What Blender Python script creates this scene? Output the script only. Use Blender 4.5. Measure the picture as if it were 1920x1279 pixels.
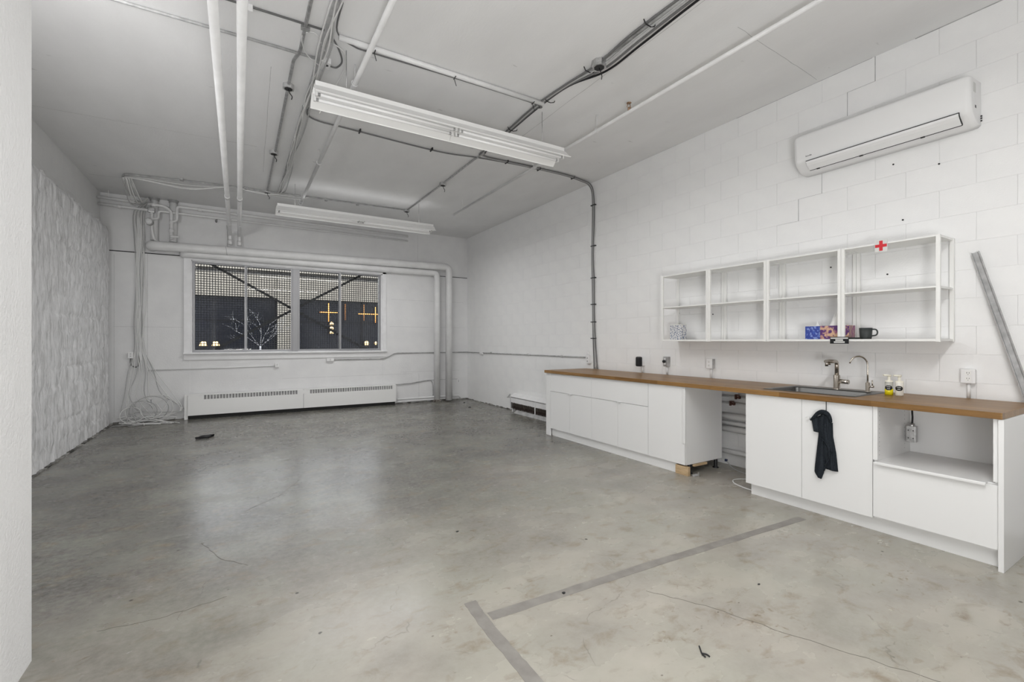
import bpy, bmesh, math, random
from mathutils import Vector, Matrix, noise
random.seed(7)
C = bpy.context.scene.collection
for o in list(bpy.data.objects): bpy.data.objects.remove(o)

# ------------------------------------------------------------------ camera
scn = bpy.context.scene
cam = bpy.data.cameras.new('camera'); camo = bpy.data.objects.new('camera', cam); C.objects.link(camo)
cam.sensor_width = 36; cam.lens = 855.2/1920*36; cam.clip_start = 0.05; cam.clip_end = 200
camo.location = (0, 0, 1.32); camo.rotation_euler = (math.pi/2, 0, -math.radians(31.0))
scn.camera = camo
scn.view_settings.view_transform = 'Standard'; scn.view_settings.look = 'None'
scn.view_settings.exposure = 0.0; scn.view_settings.gamma = 1.0; scn.view_settings.use_curve_mapping = False
# overcast dusk sky
w = bpy.data.worlds.new('sky'); scn.world = w; w.use_nodes = True
bg = w.node_tree.nodes['Background']; bg.inputs['Color'].default_value = (0.95, 0.965, 1.0, 1); bg.inputs['Strength'].default_value = 6.0

TUBE_GLOW = 1.0
def area_lamp(name, loc, sx, sy, power, rot=(0, 0, 0), col=(1, 0.995, 0.99)):
    l = bpy.data.lights.new(name, 'AREA'); l.shape = 'RECTANGLE'; l.size = sx; l.size_y = sy
    l.energy = power; l.color = col
    o = bpy.data.objects.new(name, l); C.objects.link(o); o.location = loc; o.rotation_euler = rot
    return o
# lit strip lamp above the viewpoint; added fill lamps at the two rows in view
LIT = [(0.25, 0.12)]
area_lamp('strip_lamp', (1.45, 0.12, 3.195), 2.35, 0.12, 60)
area_lamp('strip_lamp', (1.71, 3.845, 3.205), 2.35, 0.20, 30)
area_lamp('strip_lamp', (1.69, 7.50, 3.205), 2.35, 0.20, 42)
area_lamp('back_ceiling_fill', (1.69, 7.50, 3.336), 2.3, 0.11, 1.0, (math.pi, 0, 0))  # added fill above the far fixture, brightening the back ceiling
# added unseen fill behind the camera, aimed up to brighten the ceiling
area_lamp('ceiling_bounce_fill', (0.0, -1.0, 0.72), 0.9, 0.9, 112, (math.radians(140), 0, 0))
# added unseen fill behind the left partition, brightening left ceiling and plaster
area_lamp('left_fill', (-1.58, 1.5, 2.2), 0.4, 1.4, 95, (math.radians(155), 0, 0))

# ------------------------------------------------------------------ materials
def mat(name, col, rough=0.5, metal=0.0, spec=0.5, emit=None, estr=0, trans=0, ior=1.45, alpha=1):
    m = bpy.data.materials.new(name); m.use_nodes = True
    b = m.node_tree.nodes['Principled BSDF']
    b.inputs['Base Color'].default_value = (*col, 1); b.inputs['Roughness'].default_value = rough
    b.inputs['Metallic'].default_value = metal; b.inputs['Specular IOR Level'].default_value = spec
    b.inputs['Transmission Weight'].default_value = trans; b.inputs['IOR'].default_value = ior
    if emit: b.inputs['Emission Color'].default_value = (*emit, 1); b.inputs['Emission Strength'].default_value = estr
    return m
def nd(m, t, **kw):
    n = m.node_tree.nodes.new(t)
    for k, v in kw.items(): setattr(n, k, v)
    return n
def ln(m, a, b): m.node_tree.links.new(a, b)
def noise_col(m, cols, scale=4, detail=6, stretch=(1, 1, 1), pos=(0.35, 0.65), rough=0.55):
    tc = nd(m, 'ShaderNodeTexCoord'); mp = nd(m, 'ShaderNodeMapping'); mp.inputs['Scale'].default_value = stretch
    nz = nd(m, 'ShaderNodeTexNoise'); nz.inputs['Scale'].default_value = scale; nz.inputs['Detail'].default_value = detail; nz.inputs['Roughness'].default_value = rough
    cr = nd(m, 'ShaderNodeValToRGB'); cr.color_ramp.elements[0].position = pos[0]; cr.color_ramp.elements[1].position = pos[1]
    cr.color_ramp.elements[0].color = (*cols[0], 1); cr.color_ramp.elements[1].color = (*cols[1], 1)
    ln(m, tc.outputs['Object'], mp.inputs['Vector']); ln(m, mp.outputs['Vector'], nz.inputs['Vector']); ln(m, nz.outputs['Fac'], cr.inputs['Fac'])
    b = m.node_tree.nodes['Principled BSDF']; ln(m, cr.outputs['Color'], b.inputs['Base Color'])
    return mp, nz, cr
def bump(m, scale, strength, dist=0.01, detail=4, stretch=(1, 1, 1)):
    tc = nd(m, 'ShaderNodeTexCoord'); mp = nd(m, 'ShaderNodeMapping'); mp.inputs['Scale'].default_value = stretch
    nz = nd(m, 'ShaderNodeTexNoise'); nz.inputs['Scale'].default_value = scale; nz.inputs['Detail'].default_value = detail
    bp = nd(m, 'ShaderNodeBump'); bp.inputs['Strength'].default_value = strength; bp.inputs['Distance'].default_value = dist
    ln(m, tc.outputs['Object'], mp.inputs['Vector']); ln(m, mp.outputs['Vector'], nz.inputs['Vector']); ln(m, nz.outputs['Fac'], bp.inputs['Height'])
    ln(m, bp.outputs['Normal'], m.node_tree.nodes['Principled BSDF'].inputs['Normal'])
def mixc(m, fac, a, b, blend='MIX'):
    n = nd(m, 'ShaderNodeMix', data_type='RGBA', blend_type=blend)
    for s, v in ((0, fac), (6, a), (7, b)):
        if isinstance(v, (int, float)): n.inputs[s].default_value = v
        elif isinstance(v, tuple): n.inputs[s].default_value = (*v, 1)
        else: ln(m, v, n.inputs[s])
    return n.outputs[2]
def ramp(m, src, p0, p1, c0=(0, 0, 0), c1=(1, 1, 1)):
    cr = nd(m, 'ShaderNodeValToRGB'); cr.color_ramp.elements[0].position = p0; cr.color_ramp.elements[1].position = p1
    cr.color_ramp.elements[0].color = (*c0, 1); cr.color_ramp.elements[1].color = (*c1, 1); ln(m, src, cr.inputs['Fac']); return cr.outputs['Color']
def tnoise(m, vec, scale, detail=5, rough=0.55, dist=0.0):
    nz = nd(m, 'ShaderNodeTexNoise'); nz.inputs['Scale'].default_value = scale; nz.inputs['Detail'].default_value = detail
    nz.inputs['Roughness'].default_value = rough; nz.inputs['Distortion'].default_value = dist; ln(m, vec, nz.inputs['Vector']); return nz.outputs['Fac']

M = {}
M['block'] = mat('painted_block', (0.80, 0.80, 0.80), 0.55); noise_col(M['block'], [(0.835, 0.835, 0.835), (0.865, 0.865, 0.86)], 5, 8); bump(M['block'], 90, 0.25, 0.004, 6)
M['backwall'] = mat('painted_concrete', (0.74, 0.74, 0.74), 0.6); noise_col(M['backwall'], [(0.74, 0.74, 0.745), (0.79, 0.79, 0.79)], 3, 9); bump(M['backwall'], 45, 0.3, 0.006, 6)
M['ceil'] = mat('painted_ceiling', (0.72, 0.72, 0.72), 0.7)
m = M['ceil']; mpc, nzc, crc = noise_col(m, [(0.78, 0.78, 0.78), (0.825, 0.825, 0.825)], 1.2, 8, (2.2, 1, 1))
tcc = nd(m, 'ShaderNodeTexCoord'); mpk = nd(m, 'ShaderNodeMapping'); mpk.inputs['Scale'].default_value = (1, 3.2, 1); ln(m, tcc.outputs['Object'], mpk.inputs['Vector'])
vk = nd(m, 'ShaderNodeTexVoronoi'); vk.inputs['Scale'].default_value = 1.9; ln(m, mpk.outputs['Vector'], vk.inputs['Vector'])
fk = mixc(m, 1.0, ramp(m, vk.outputs['Distance'], 0.02, 0.10, (0.6, 0.6, 0.6), (0, 0, 0)), ramp(m, tnoise(m, mpk.outputs['Vector'], 14, 4), 0.52, 0.60), 'MULTIPLY')
ln(m, mixc(m, fk, crc.outputs['Color'], (0.30, 0.30, 0.30)), m.node_tree.nodes['Principled BSDF'].inputs['Base Color']); bump(m, 20, 0.2, 0.006, 7, (3, 1, 1))
M['plaster'] = mat('rough_plaster', (0.78, 0.78, 0.79), 0.65)
m = M['plaster']; tc = nd(m, 'ShaderNodeTexCoord'); mp = nd(m, 'ShaderNodeMapping'); mp.inputs['Scale'].default_value = (1, 9, 1.3)
ln(m, tc.outputs['Object'], mp.inputs['Vector']); n1 = tnoise(m, mp.outputs['Vector'], 3.2, 8, 0.7, 0.4)
ln(m, ramp(m, n1, 0.36, 0.56, (0.55, 0.55, 0.55), (0.88, 0.88, 0.89)), m.node_tree.nodes['Principled BSDF'].inputs['Base Color'])
bump(m, 14, 0.6, 0.02, 8, (1, 6, 1.2))
M['stucco'] = mat('stucco_paint', (0.82, 0.82, 0.82), 0.65); bump(M['stucco'], 70, 0.45, 0.008, 5)
M['paint'] = mat('white_pipe_paint', (0.80, 0.80, 0.80), 0.4); noise_col(M['paint'], [(0.74, 0.74, 0.74), (0.81, 0.81, 0.81)], 6, 6); 
M['trim'] = mat('white_trim_paint', (0.83, 0.83, 0.84), 0.4); noise_col(M['trim'], [(0.76, 0.76, 0.77), (0.84, 0.84, 0.85)], 7, 7)
M['enamel'] = mat('white_enamel', (0.86, 0.86, 0.85), 0.3)
M['lacquer'] = mat('white_lacquer', (0.80, 0.80, 0.795), 0.28)
M['shelfw'] = mat('white_powder_coat', (0.84, 0.84, 0.82), 0.4)
M['plastic'] = mat('white_plastic', (0.82, 0.82, 0.82), 0.35)
M['cream'] = mat('cream_plastic', (0.80, 0.77, 0.66), 0.35)
M['galv'] = mat('galvanized_steel', (0.55, 0.55, 0.55), 0.38, 0.9); noise_col(M['galv'], [(0.42, 0.42, 0.42), (0.62, 0.62, 0.62)], 30, 4)
M['greym'] = mat('grey_paint', (0.42, 0.42, 0.42), 0.45); noise_col(M['greym'], [(0.33, 0.33, 0.33), (0.50, 0.50, 0.50)], 14, 6)
M['alu'] = mat('aluminium_frame', (0.33, 0.33, 0.34), 0.45, 0.4)
M['steel'] = mat('brushed_steel', (0.13, 0.13, 0.127), 0.34, 1.0); bump(M['steel'], 200, 0.05, 0.001, 2, (1, 12, 1))
M['nickel'] = mat('brushed_nickel', (0.50, 0.46, 0.41), 0.26, 1.0)
M['black'] = mat('black_plastic', (0.012, 0.012, 0.014), 0.4)
M['dark'] = mat('dark_gap', (0.03, 0.03, 0.03), 0.8)
M['cablegrey'] = mat('grey_cable', (0.16, 0.16, 0.16), 0.5)
M['cablelight'] = mat('light_grey_cable', (0.45, 0.45, 0.45), 0.5)
M['cablewhite'] = mat('white_cable', (0.74, 0.74, 0.73), 0.5)
M['mug'] = mat('charcoal_stoneware', (0.035, 0.04, 0.04), 0.55)
M['rust'] = mat('rusty_metal', (0.1, 0.07, 0.05), 0.8); noise_col(M['rust'], [(0.03, 0.02, 0.015), (0.5, 0.47, 0.43)], 9, 8, (1, 6, 0.5), (0.42, 0.66))
M['copper'] = mat('copper', (0.13, 0.065, 0.05), 0.5, 0.6)
M['brass'] = mat('brass', (0.45, 0.30, 0.2), 0.35, 0.9)
M['pine'] = mat('pine_offcut', (0.55, 0.40, 0.24), 0.6); noise_col(M['pine'], [(0.42, 0.29, 0.16), (0.62, 0.46, 0.28)], 8, 5, (1, 1, 12))
M['tape'] = mat('grey_cloth_tape', (0.25, 0.235, 0.215), 0.6); noise_col(M['tape'], [(0.215, 0.20, 0.185), (0.285, 0.27, 0.245)], 9, 6)
M['towel'] = mat('black_waffle_cotton', (0.013, 0.015, 0.019), 0.95, spec=0.1)
m = M['towel']; tc = nd(m, 'ShaderNodeTexCoord'); vo = nd(m, 'ShaderNodeTexVoronoi'); vo.inputs['Scale'].default_value = 150; vo.inputs['Randomness'].default_value = 0.15
ln(m, tc.outputs['Object'], vo.inputs['Vector']); bp = nd(m, 'ShaderNodeBump'); bp.inputs['Strength'].default_value = 1; bp.inputs['Distance'].default_value = 0.006
ln(m, vo.outputs['Distance'], bp.inputs['Height']); ln(m, bp.outputs['Normal'], m.node_tree.nodes['Principled BSDF'].inputs['Normal'])
ln(m, ramp(m, vo.outputs['Distance'], 0.2, 0.7, (0.010, 0.012, 0.016), (0.035, 0.042, 0.05)), m.node_tree.nodes['Principled BSDF'].inputs['Base Color'])
M['red'] = mat('red_print', (0.62, 0.03, 0.04), 0.5)
M['paper'] = mat('white_paper', (0.82, 0.82, 0.80), 0.8)
M['offwhite'] = mat('sign_card', (0.66, 0.66, 0.64), 0.6)
M['yellow'] = mat('yellow_soap', (0.80, 0.68, 0.01), 0.25)
M['clear'] = mat('clear_bottle_plastic', (0.75, 0.75, 0.70), 0.15, trans=0.55)
M['milky'] = mat('milky_bottle_plastic', (0.76, 0.74, 0.68), 0.25)
# thin window glass: transparent with a clear gloss
def thin_glass(name, tint, gl):
    m = bpy.data.materials.new(name); m.use_nodes = True; nt = m.node_tree; nt.nodes.remove(nt.nodes['Principled BSDF'])
    tr = nd(m, 'ShaderNodeBsdfTransparent'); tr.inputs['Color'].default_value = (*tint, 1)
    g = nd(m, 'ShaderNodeBsdfGlossy'); g.inputs['Roughness'].default_value = 0.02
    fr = nd(m, 'ShaderNodeFresnel'); fr.inputs['IOR'].default_value = gl
    mx = nd(m, 'ShaderNodeMixShader'); ln(m, fr.outputs['Fac'], mx.inputs['Fac']); ln(m, tr.outputs['BSDF'], mx.inputs[1]); ln(m, g.outputs['BSDF'], mx.inputs[2])
    ln(m, mx.outputs['Shader'], nt.nodes['Material Output'].inputs['Surface']); return m
M['glass'] = thin_glass('window_glass', (0.93, 0.94, 0.94), 1.22)
# butcher block worktop
M['wood'] = mat('oak_butcher_block', (0.3, 0.17, 0.07), 0.38)
m = M['wood']; tc = nd(m, 'ShaderNodeTexCoord'); mp = nd(m, 'ShaderNodeMapping'); mp.inputs['Rotation'].default_value = (0, 0, math.pi/2)
ln(m, tc.outputs['Object'], mp.inputs['Vector'])
br = nd(m, 'ShaderNodeTexBrick'); br.inputs['Scale'].default_value = 1; br.inputs['Mortar Size'].default_value = 0.0006; br.inputs['Brick Width'].default_value = 0.62; br.inputs['Row Height'].default_value = 0.042
br.inputs['Color1'].default_value = (0.0, 0.0, 0.0, 1); br.inputs['Color2'].default_value = (1, 1, 1, 1); br.inputs['Mortar'].default_value = (0.2, 0.2, 0.2, 1); br.offset = 0.37
ln(m, mp.outputs['Vector'], br.inputs['Vector'])
mp2 = nd(m, 'ShaderNodeMapping'); mp2.inputs['Scale'].default_value = (60, 2.2, 40); ln(m, tc.outputs['Object'], mp2.inputs['Vector'])
gr = tnoise(m, mp2.outputs['Vector'], 1.6, 6, 0.65, 0.5)
c = mixc(m, br.outputs['Color'], (0.205, 0.105, 0.032), (0.33, 0.185, 0.066))
c = mixc(m, ramp(m, gr, 0.35, 0.68, (0.62, 0.62, 0.62), (1.12, 1.1, 1.08)), c, c)
n = nd(m, 'ShaderNodeMix', data_type='RGBA', blend_type='MULTIPLY'); n.inputs[0].default_value = 0.75
ln(m, c, n.inputs[6]); ln(m, ramp(m, gr, 0.3, 0.7, (0.6, 0.58, 0.55), (1.1, 1.1, 1.1)), n.inputs[7])
ln(m, n.outputs[2], m.node_tree.nodes['Principled BSDF'].inputs['Base Color'])
# concrete floor
M['floor'] = mat('worn_concrete', (0.38, 0.36, 0.32), 0.36, spec=0.42)
m = M['floor']; b = m.node_tree.nodes['Principled BSDF']; tc = nd(m, 'ShaderNodeTexCoord'); V = tc.outputs['Object']
mpf = nd(m, 'ShaderNodeMapping'); mpf.inputs['Scale'].default_value = (1, 1.5, 1); ln(m, V, mpf.inputs['Vector'])
big = tnoise(m, V, 0.55, 4, 0.5); mid = tnoise(m, mpf.outputs['Vector'], 2.3, 5, 0.5); fine = tnoise(m, V, 26, 6, 0.7); sp = tnoise(m, V, 9.0, 3, 0.5)
c = mixc(m, ramp(m, big, 0.25, 0.75), (0.45, 0.433, 0.373), (0.50, 0.455, 0.395))
c = mixc(m, ramp(m, mid, 0.15, 0.80), (0.24, 0.225, 0.20), c)
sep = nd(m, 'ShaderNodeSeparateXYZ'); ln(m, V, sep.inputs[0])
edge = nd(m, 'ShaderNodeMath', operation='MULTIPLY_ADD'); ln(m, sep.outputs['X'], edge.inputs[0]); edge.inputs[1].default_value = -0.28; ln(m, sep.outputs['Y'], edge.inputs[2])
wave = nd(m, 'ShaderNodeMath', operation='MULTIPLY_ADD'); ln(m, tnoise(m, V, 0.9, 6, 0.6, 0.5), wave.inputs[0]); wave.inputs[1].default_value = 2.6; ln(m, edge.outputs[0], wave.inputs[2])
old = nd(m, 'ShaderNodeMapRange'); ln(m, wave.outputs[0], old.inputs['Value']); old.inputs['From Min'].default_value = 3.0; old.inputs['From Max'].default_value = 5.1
c = mixc(m, old.outputs[0], c, mixc(m, ramp(m, mid, 0.15, 0.85), (0.074, 0.071, 0.064), (0.108, 0.104, 0.094)))   # darker floor tone toward the window, past a noisy edge
gn = tnoise(m, V, 1.4, 5, 0.6)
c = mixc(m, ramp(m, gn, 0.42, 0.80, (0, 0, 0), (0.6, 0.6, 0.6)), c, (0.33, 0.34, 0.28))
st = tnoise(m, mpf.outputs['Vector'], 5.5, 6, 0.62, 0.4)
c = mixc(m, ramp(m, st, 0.54, 0.74, (0, 0, 0), (0.75, 0.75, 0.75)), c, (0.20, 0.155, 0.10))
c = mixc(m, ramp(m, fine, 0.35, 0.75, (0, 0, 0), (0.35, 0.35, 0.35)), c, (0.44, 0.42, 0.38))
st2 = tnoise(m, mpf.outputs['Vector'], 16, 4, 0.6, 0.8)
c = mixc(m, mixc(m, 1.0, ramp(m, st2, 0.60, 0.72, (0, 0, 0), (0.7, 0.7, 0.7)), ramp(m, tnoise(m, V, 1.1, 3), 0.46, 0.62), 'MULTIPLY'), c, (0.17, 0.12, 0.07))
v2 = nd(m, 'ShaderNodeTexVoronoi'); v2.inputs['Scale'].default_value = 9.0; ln(m, mpf.outputs['Vector'], v2.inputs['Vector'])
c = mixc(m, mixc(m, 1.0, ramp(m, v2.outputs['Distance'], 0.03, 0.07, (0.8, 0.8, 0.8), (0, 0, 0)), ramp(m, tnoise(m, V, 3.3, 2), 0.52, 0.58), 'MULTIPLY'), c, (0.12, 0.10, 0.08))
vo = nd(m, 'ShaderNodeTexVoronoi'); vo.inputs['Scale'].default_value = 4.2; ln(m, V, vo.inputs['Vector'])
spot = ramp(m, vo.outputs['Distance'], 0.028, 0.05, (1, 1, 1), (0, 0, 0))
c = mixc(m, mixc(m, 1.0, spot, ramp(m, sp, 0.45, 0.5), 'MULTIPLY'), c, (0.07, 0.065, 0.055))
vc = nd(m, 'ShaderNodeTexVoronoi', feature='DISTANCE_TO_EDGE'); vc.inputs['Scale'].default_value = 0.8
dv = nd(m, 'ShaderNodeVectorMath', operation='ADD'); nzv = nd(m, 'ShaderNodeTexNoise'); nzv.inputs['Scale'].default_value = 2.5; nzv.inputs['Detail'].default_value = 8
ln(m, V, nzv.inputs['Vector']); sc = nd(m, 'ShaderNodeVectorMath', operation='SCALE'); sc.inputs['Scale'].default_value = 0.5; ln(m, nzv.outputs['Color'], sc.inputs[0])
ln(m, V, dv.inputs[0]); ln(m, sc.outputs[0], dv.inputs[1]); ln(m, dv.outputs[0], vc.inputs['Vector'])
crk = ramp(m, vc.outputs['Distance'], 0.0015, 0.004, (1, 1, 1), (0, 0, 0))
c = mixc(m, mixc(m, 1.0, crk, ramp(m, sp, 0.50, 0.60, (0, 0, 0), (0.45, 0.45, 0.45)), 'MULTIPLY'), c, (0.12, 0.11, 0.095))
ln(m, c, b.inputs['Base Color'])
ln(m, ramp(m, mid, 0.3, 0.7, (0.21, 0.21, 0.21), (0.31, 0.31, 0.31)), b.inputs['Roughness'])
bp = nd(m, 'ShaderNodeBump'); bp.inputs['Strength'].default_value = 0.06; bp.inputs['Distance'].default_value = 0.003; ln(m, fine, bp.inputs['Height']); ln(m, bp.outputs['Normal'], b.inputs['Normal'])
# printed boxes
def swirl(name, c0, c1, c2, sc=40):
    m = mat(name, c0, 0.5); tc = nd(m, 'ShaderNodeTexCoord'); wv = nd(m, 'ShaderNodeTexWave'); wv.inputs['Scale'].default_value = sc; wv.inputs['Distortion'].default_value = 9; wv.inputs['Detail'].default_value = 3
    ln(m, tc.outputs['Object'], wv.inputs['Vector']); c = mixc(m, ramp(m, wv.outputs['Fac'], 0.3, 0.7), c0, c1)
    c = mixc(m, ramp(m, tnoise(m, tc.outputs['Object'], 22, 3), 0.52, 0.64), c, c2)
    ln(m, c, m.node_tree.nodes['Principled BSDF'].inputs['Base Color']); return m
M['boxblue'] = swirl('blue_swirl_print', (0.035, 0.06, 0.30), (0.22, 0.30, 0.62), (0.05, 0.10, 0.42), 28)
M['boxpurple'] = swirl('purple_orange_print', (0.10, 0.035, 0.16), (0.62, 0.40, 0.26), (0.30, 0.10, 0.20), 16)
M['boxspeck'] = mat('speckled_print', (0.5, 0.5, 0.55), 0.5); noise_col(M['boxspeck'], [(0.10, 0.14, 0.24), (0.72, 0.71, 0.70)], 75, 4, (1, 1, 1), (0.42, 0.52))
# outside
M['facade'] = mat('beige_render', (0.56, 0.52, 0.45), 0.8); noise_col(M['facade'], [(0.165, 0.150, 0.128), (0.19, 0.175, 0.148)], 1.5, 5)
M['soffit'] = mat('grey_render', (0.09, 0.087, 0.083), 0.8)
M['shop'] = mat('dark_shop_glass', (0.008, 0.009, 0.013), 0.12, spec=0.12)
M['shopframe'] = mat('dark_shop_frame', (0.008, 0.008, 0.01), 0.6, spec=0.1)
M['asphalt'] = mat('asphalt', (0.06, 0.06, 0.06), 0.9); noise_col(M['asphalt'], [(0.045, 0.045, 0.045), (0.075, 0.075, 0.075)], 6, 6)
M['wire'] = mat('dark_grille_wire', (0.03, 0.03, 0.032), 0.6)
M['orangelamp'] = mat('orange_lamp', (0.8, 0.35, 0.1), 0.4, emit=(1, 0.36, 0.08), estr=1.6)
M['warmlamp'] = mat('warm_lamp', (0.9, 0.7, 0.4), 0.4, emit=(1, 0.62, 0.22), estr=1.4)
M['twig'] = mat('frosted_branch', (0.30, 0.30, 0.31), 0.6)
M['tube_off'] = mat('fluorescent_tube', (0.86, 0.86, 0.86), 0.2, emit=(1, 0.98, 0.96), estr=0.12)
M['tube_lit'] = mat('lit_fluorescent_tube', (0.9, 0.9, 0.9), 0.3, emit=(1, 0.975, 0.94), estr=TUBE_GLOW)

# ------------------------------------------------------------------ mesh helpers
class MB:
    def __init__(s): s.v = []; s.f = []; s.sm = []
    def add(s, vs, fs, smooth=False):
        n = len(s.v); s.v += [tuple(v) for v in vs]; s.f += [tuple(i+n for i in f) for f in fs]; s.sm += [smooth]*len(fs); return s
    def box(s, x0, y0, z0, x1, y1, z1, bev=0.0):
        if bev <= 0:
            return s.add([(x0,y0,z0),(x1,y0,z0),(x1,y1,z0),(x0,y1,z0),(x0,y0,z1),(x1,y0,z1),(x1,y1,z1),(x0,y1,z1)],
                         [(0,3,2,1),(4,5,6,7),(0,1,5,4),(1,2,6,5),(2,3,7,6),(3,0,4,7)])
        bm = bmesh.new(); bmesh.ops.create_cube(bm, size=1)
        for v in bm.verts: v.co = Vector(((x0+x1)/2+v.co.x*(x1-x0), (y0+y1)/2+v.co.y*(y1-y0), (z0+z1)/2+v.co.z*(z1-z0)))
        bmesh.ops.bevel(bm, geom=bm.edges[:], offset=min(bev, 0.45*min(x1-x0, y1-y0, z1-z0)), segments=2, profile=0.6, affect='EDGES')
        bm.verts.index_update(); s.add([v.co[:] for v in bm.verts], [[v.index for v in f.verts] for f in bm.faces], False); bm.free(); return s
    def tube(s, pts, r, seg=8, cap=True, closed=False):
        pts = [Vector(p) for p in pts]; n = len(pts); rs = r if isinstance(r, (list, tuple)) else [r]*n
        t0 = (pts[1]-pts[0]).normalized(); up = Vector((0, 0, 1)) if abs(t0.z) < 0.9 else Vector((1, 0, 0))
        a = t0.cross(up).normalized(); vs = []
        for i, p in enumerate(pts):
            if closed: t = (pts[(i+1) % n]-pts[i-1]).normalized()
            else: t = (pts[min(i+1, n-1)]-pts[max(i-1, 0)]).normalized()
            a = (a - t*a.dot(t)); a = a.normalized() if a.length > 1e-6 else t.orthogonal().normalized(); b = t.cross(a)
            k = 1.0
            if 0 < i < n-1 and not closed:
                d = (pts[i]-pts[i-1]).normalized().dot(t); k = 1.0/max(0.7, d)
            for j in range(seg):
                an = 2*math.pi*j/seg; vs.append(p+(a*math.cos(an)+b*math.sin(an))*rs[i]*k)
        fs = []
        for i in range(n if closed else n-1):
            i2 = (i+1) % n
            for j in range(seg):
                j2 = (j+1) % seg; fs.append((i*seg+j, i*seg+j2, i2*seg+j2, i2*seg+j))
        s.add(vs, fs, True)
        if cap and not closed:
            s.add(vs[:seg], [tuple(range(seg-1, -1, -1))]); s.add(vs[-seg:], [tuple(range(seg))])
        return s
    def lathe(s, prof, c, seg=20, axis='Z'):
        vs = []
        for (r, h) in prof:
            for j in range(seg):
                an = 2*math.pi*j/seg; u, v = r*math.cos(an), r*math.sin(an)
                if axis == 'Z': vs.append((c[0]+u, c[1]+v, c[2]+h))
                elif axis == 'Y': vs.append((c[0]+v, c[1]+h, c[2]+u))
                else: vs.append((c[0]+h, c[1]+u, c[2]+v))
        fs = []
        for i in range(len(prof)-1):
            for j in range(seg):
                j2 = (j+1) % seg; fs.append((i*seg+j, i*seg+j2, (i+1)*seg+j2, (i+1)*seg+j))
        s.add(vs, fs, True); return s
    def prism(s, poly, axis, a0, a1, smooth=False):
        n = len(poly)
        def P(u, v, w): return (w, u, v) if axis == 'X' else ((u, w, v) if axis == 'Y' else (u, v, w))
        vs = [P(u, v, a0) for u, v in poly]+[P(u, v, a1) for u, v in poly]
        s.add(vs, [(i, (i+1) % n, n+(i+1) % n, n+i) for i in range(n)], smooth)
        s.add(vs, [tuple(range(n-1, -1, -1)), tuple(range(n, 2*n))]); return s
    def grid(s, fn, nu, nv, smooth=True):
        vs = [fn(i/nu, j/nv) for i in range(nu+1) for j in range(nv+1)]
        s.add(vs, [(i*(nv+1)+j, (i+1)*(nv+1)+j, (i+1)*(nv+1)+j+1, i*(nv+1)+j+1) for i in range(nu) for j in range(nv)], smooth); return s

WL = {}
def obj(name, mb, material, parent=None, origin=None, fix=True):
    me = bpy.data.meshes.new(name)
    if parent is not None: off = Vector(WL[parent.name])
    elif origin is not None: off = Vector(origin)
    else:
        xs, ys, zs = zip(*mb.v); off = Vector(((min(xs)+max(xs))/2, (min(ys)+max(ys))/2, min(zs)))
    me.from_pydata([tuple(Vector(v)-off) for v in mb.v], [], mb.f)
    me.polygons.foreach_set('use_smooth', mb.sm)
    if fix:
        bm = bmesh.new(); bm.from_mesh(me); bmesh.ops.remove_doubles(bm, verts=bm.verts, dist=1e-6); bmesh.ops.recalc_face_normals(bm, faces=bm.faces); bm.to_mesh(me); bm.free()
    me.materials.append(M[material] if isinstance(material, str) else material)
    o = bpy.data.objects.new(name, me); C.objects.link(o)
    if parent is not None: o.parent = parent; WL[o.name] = tuple(off)
    else: o.location = off; WL[o.name] = tuple(off)
    return o
def tag(o, label, cat, group=None, kind=None):
    if label: o['label'] = label
    if cat: o['category'] = cat
    if group: o['group'] = group
    if kind: o['kind'] = kind
    return o
def thing(name, loc, label, cat, group=None):
    o = bpy.data.objects.new(name, None); C.objects.link(o); o.location = loc; o.empty_display_size = 0.1; WL[o.name] = tuple(loc)
    return tag(o, label, cat, group)
def struct(name, mb, material, parent=None):
    o = obj(name, mb, material, parent)
    if parent is None: o['kind'] = 'structure'
    return o
def sroot(name, loc):
    o = bpy.data.objects.new(name, None); C.objects.link(o); o.location = loc; WL[o.name] = tuple(loc); o['kind'] = 'structure'; return o
def smooth_path(pts, n=6):
    P = [Vector(p) for p in pts]; out = []
    for i in range(len(P)-1):
        p0, p1, p2, p3 = P[max(i-1, 0)], P[i], P[i+1], P[min(i+2, len(P)-1)]
        for k in range(n):
            t = k/n; out.append(0.5*((2*p1)+(p2-p0)*t+(2*p0-5*p1+4*p2-p3)*t*t+(3*p1-p0-3*p2+p3)*t**3))
    out.append(P[-1]); return out
def elbow(pts, r, n=6):
    """polyline with rounded corners of radius r"""
    P = [Vector(p) for p in pts]; out = [P[0]]
    for i in range(1, len(P)-1):
        a = (P[i-1]-P[i]); b = (P[i+1]-P[i]); rr = min(r, a.length*0.49, b.length*0.49); a.normalize(); b.normalize()
        s0, s1 = P[i]+a*rr, P[i]+b*rr
        for k in range(n+1):
            t = k/n; out.append((1-t)**2*s0+2*t*(1-t)*P[i]+t*t*s1)
    out.append(P[-1]); return out

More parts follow.
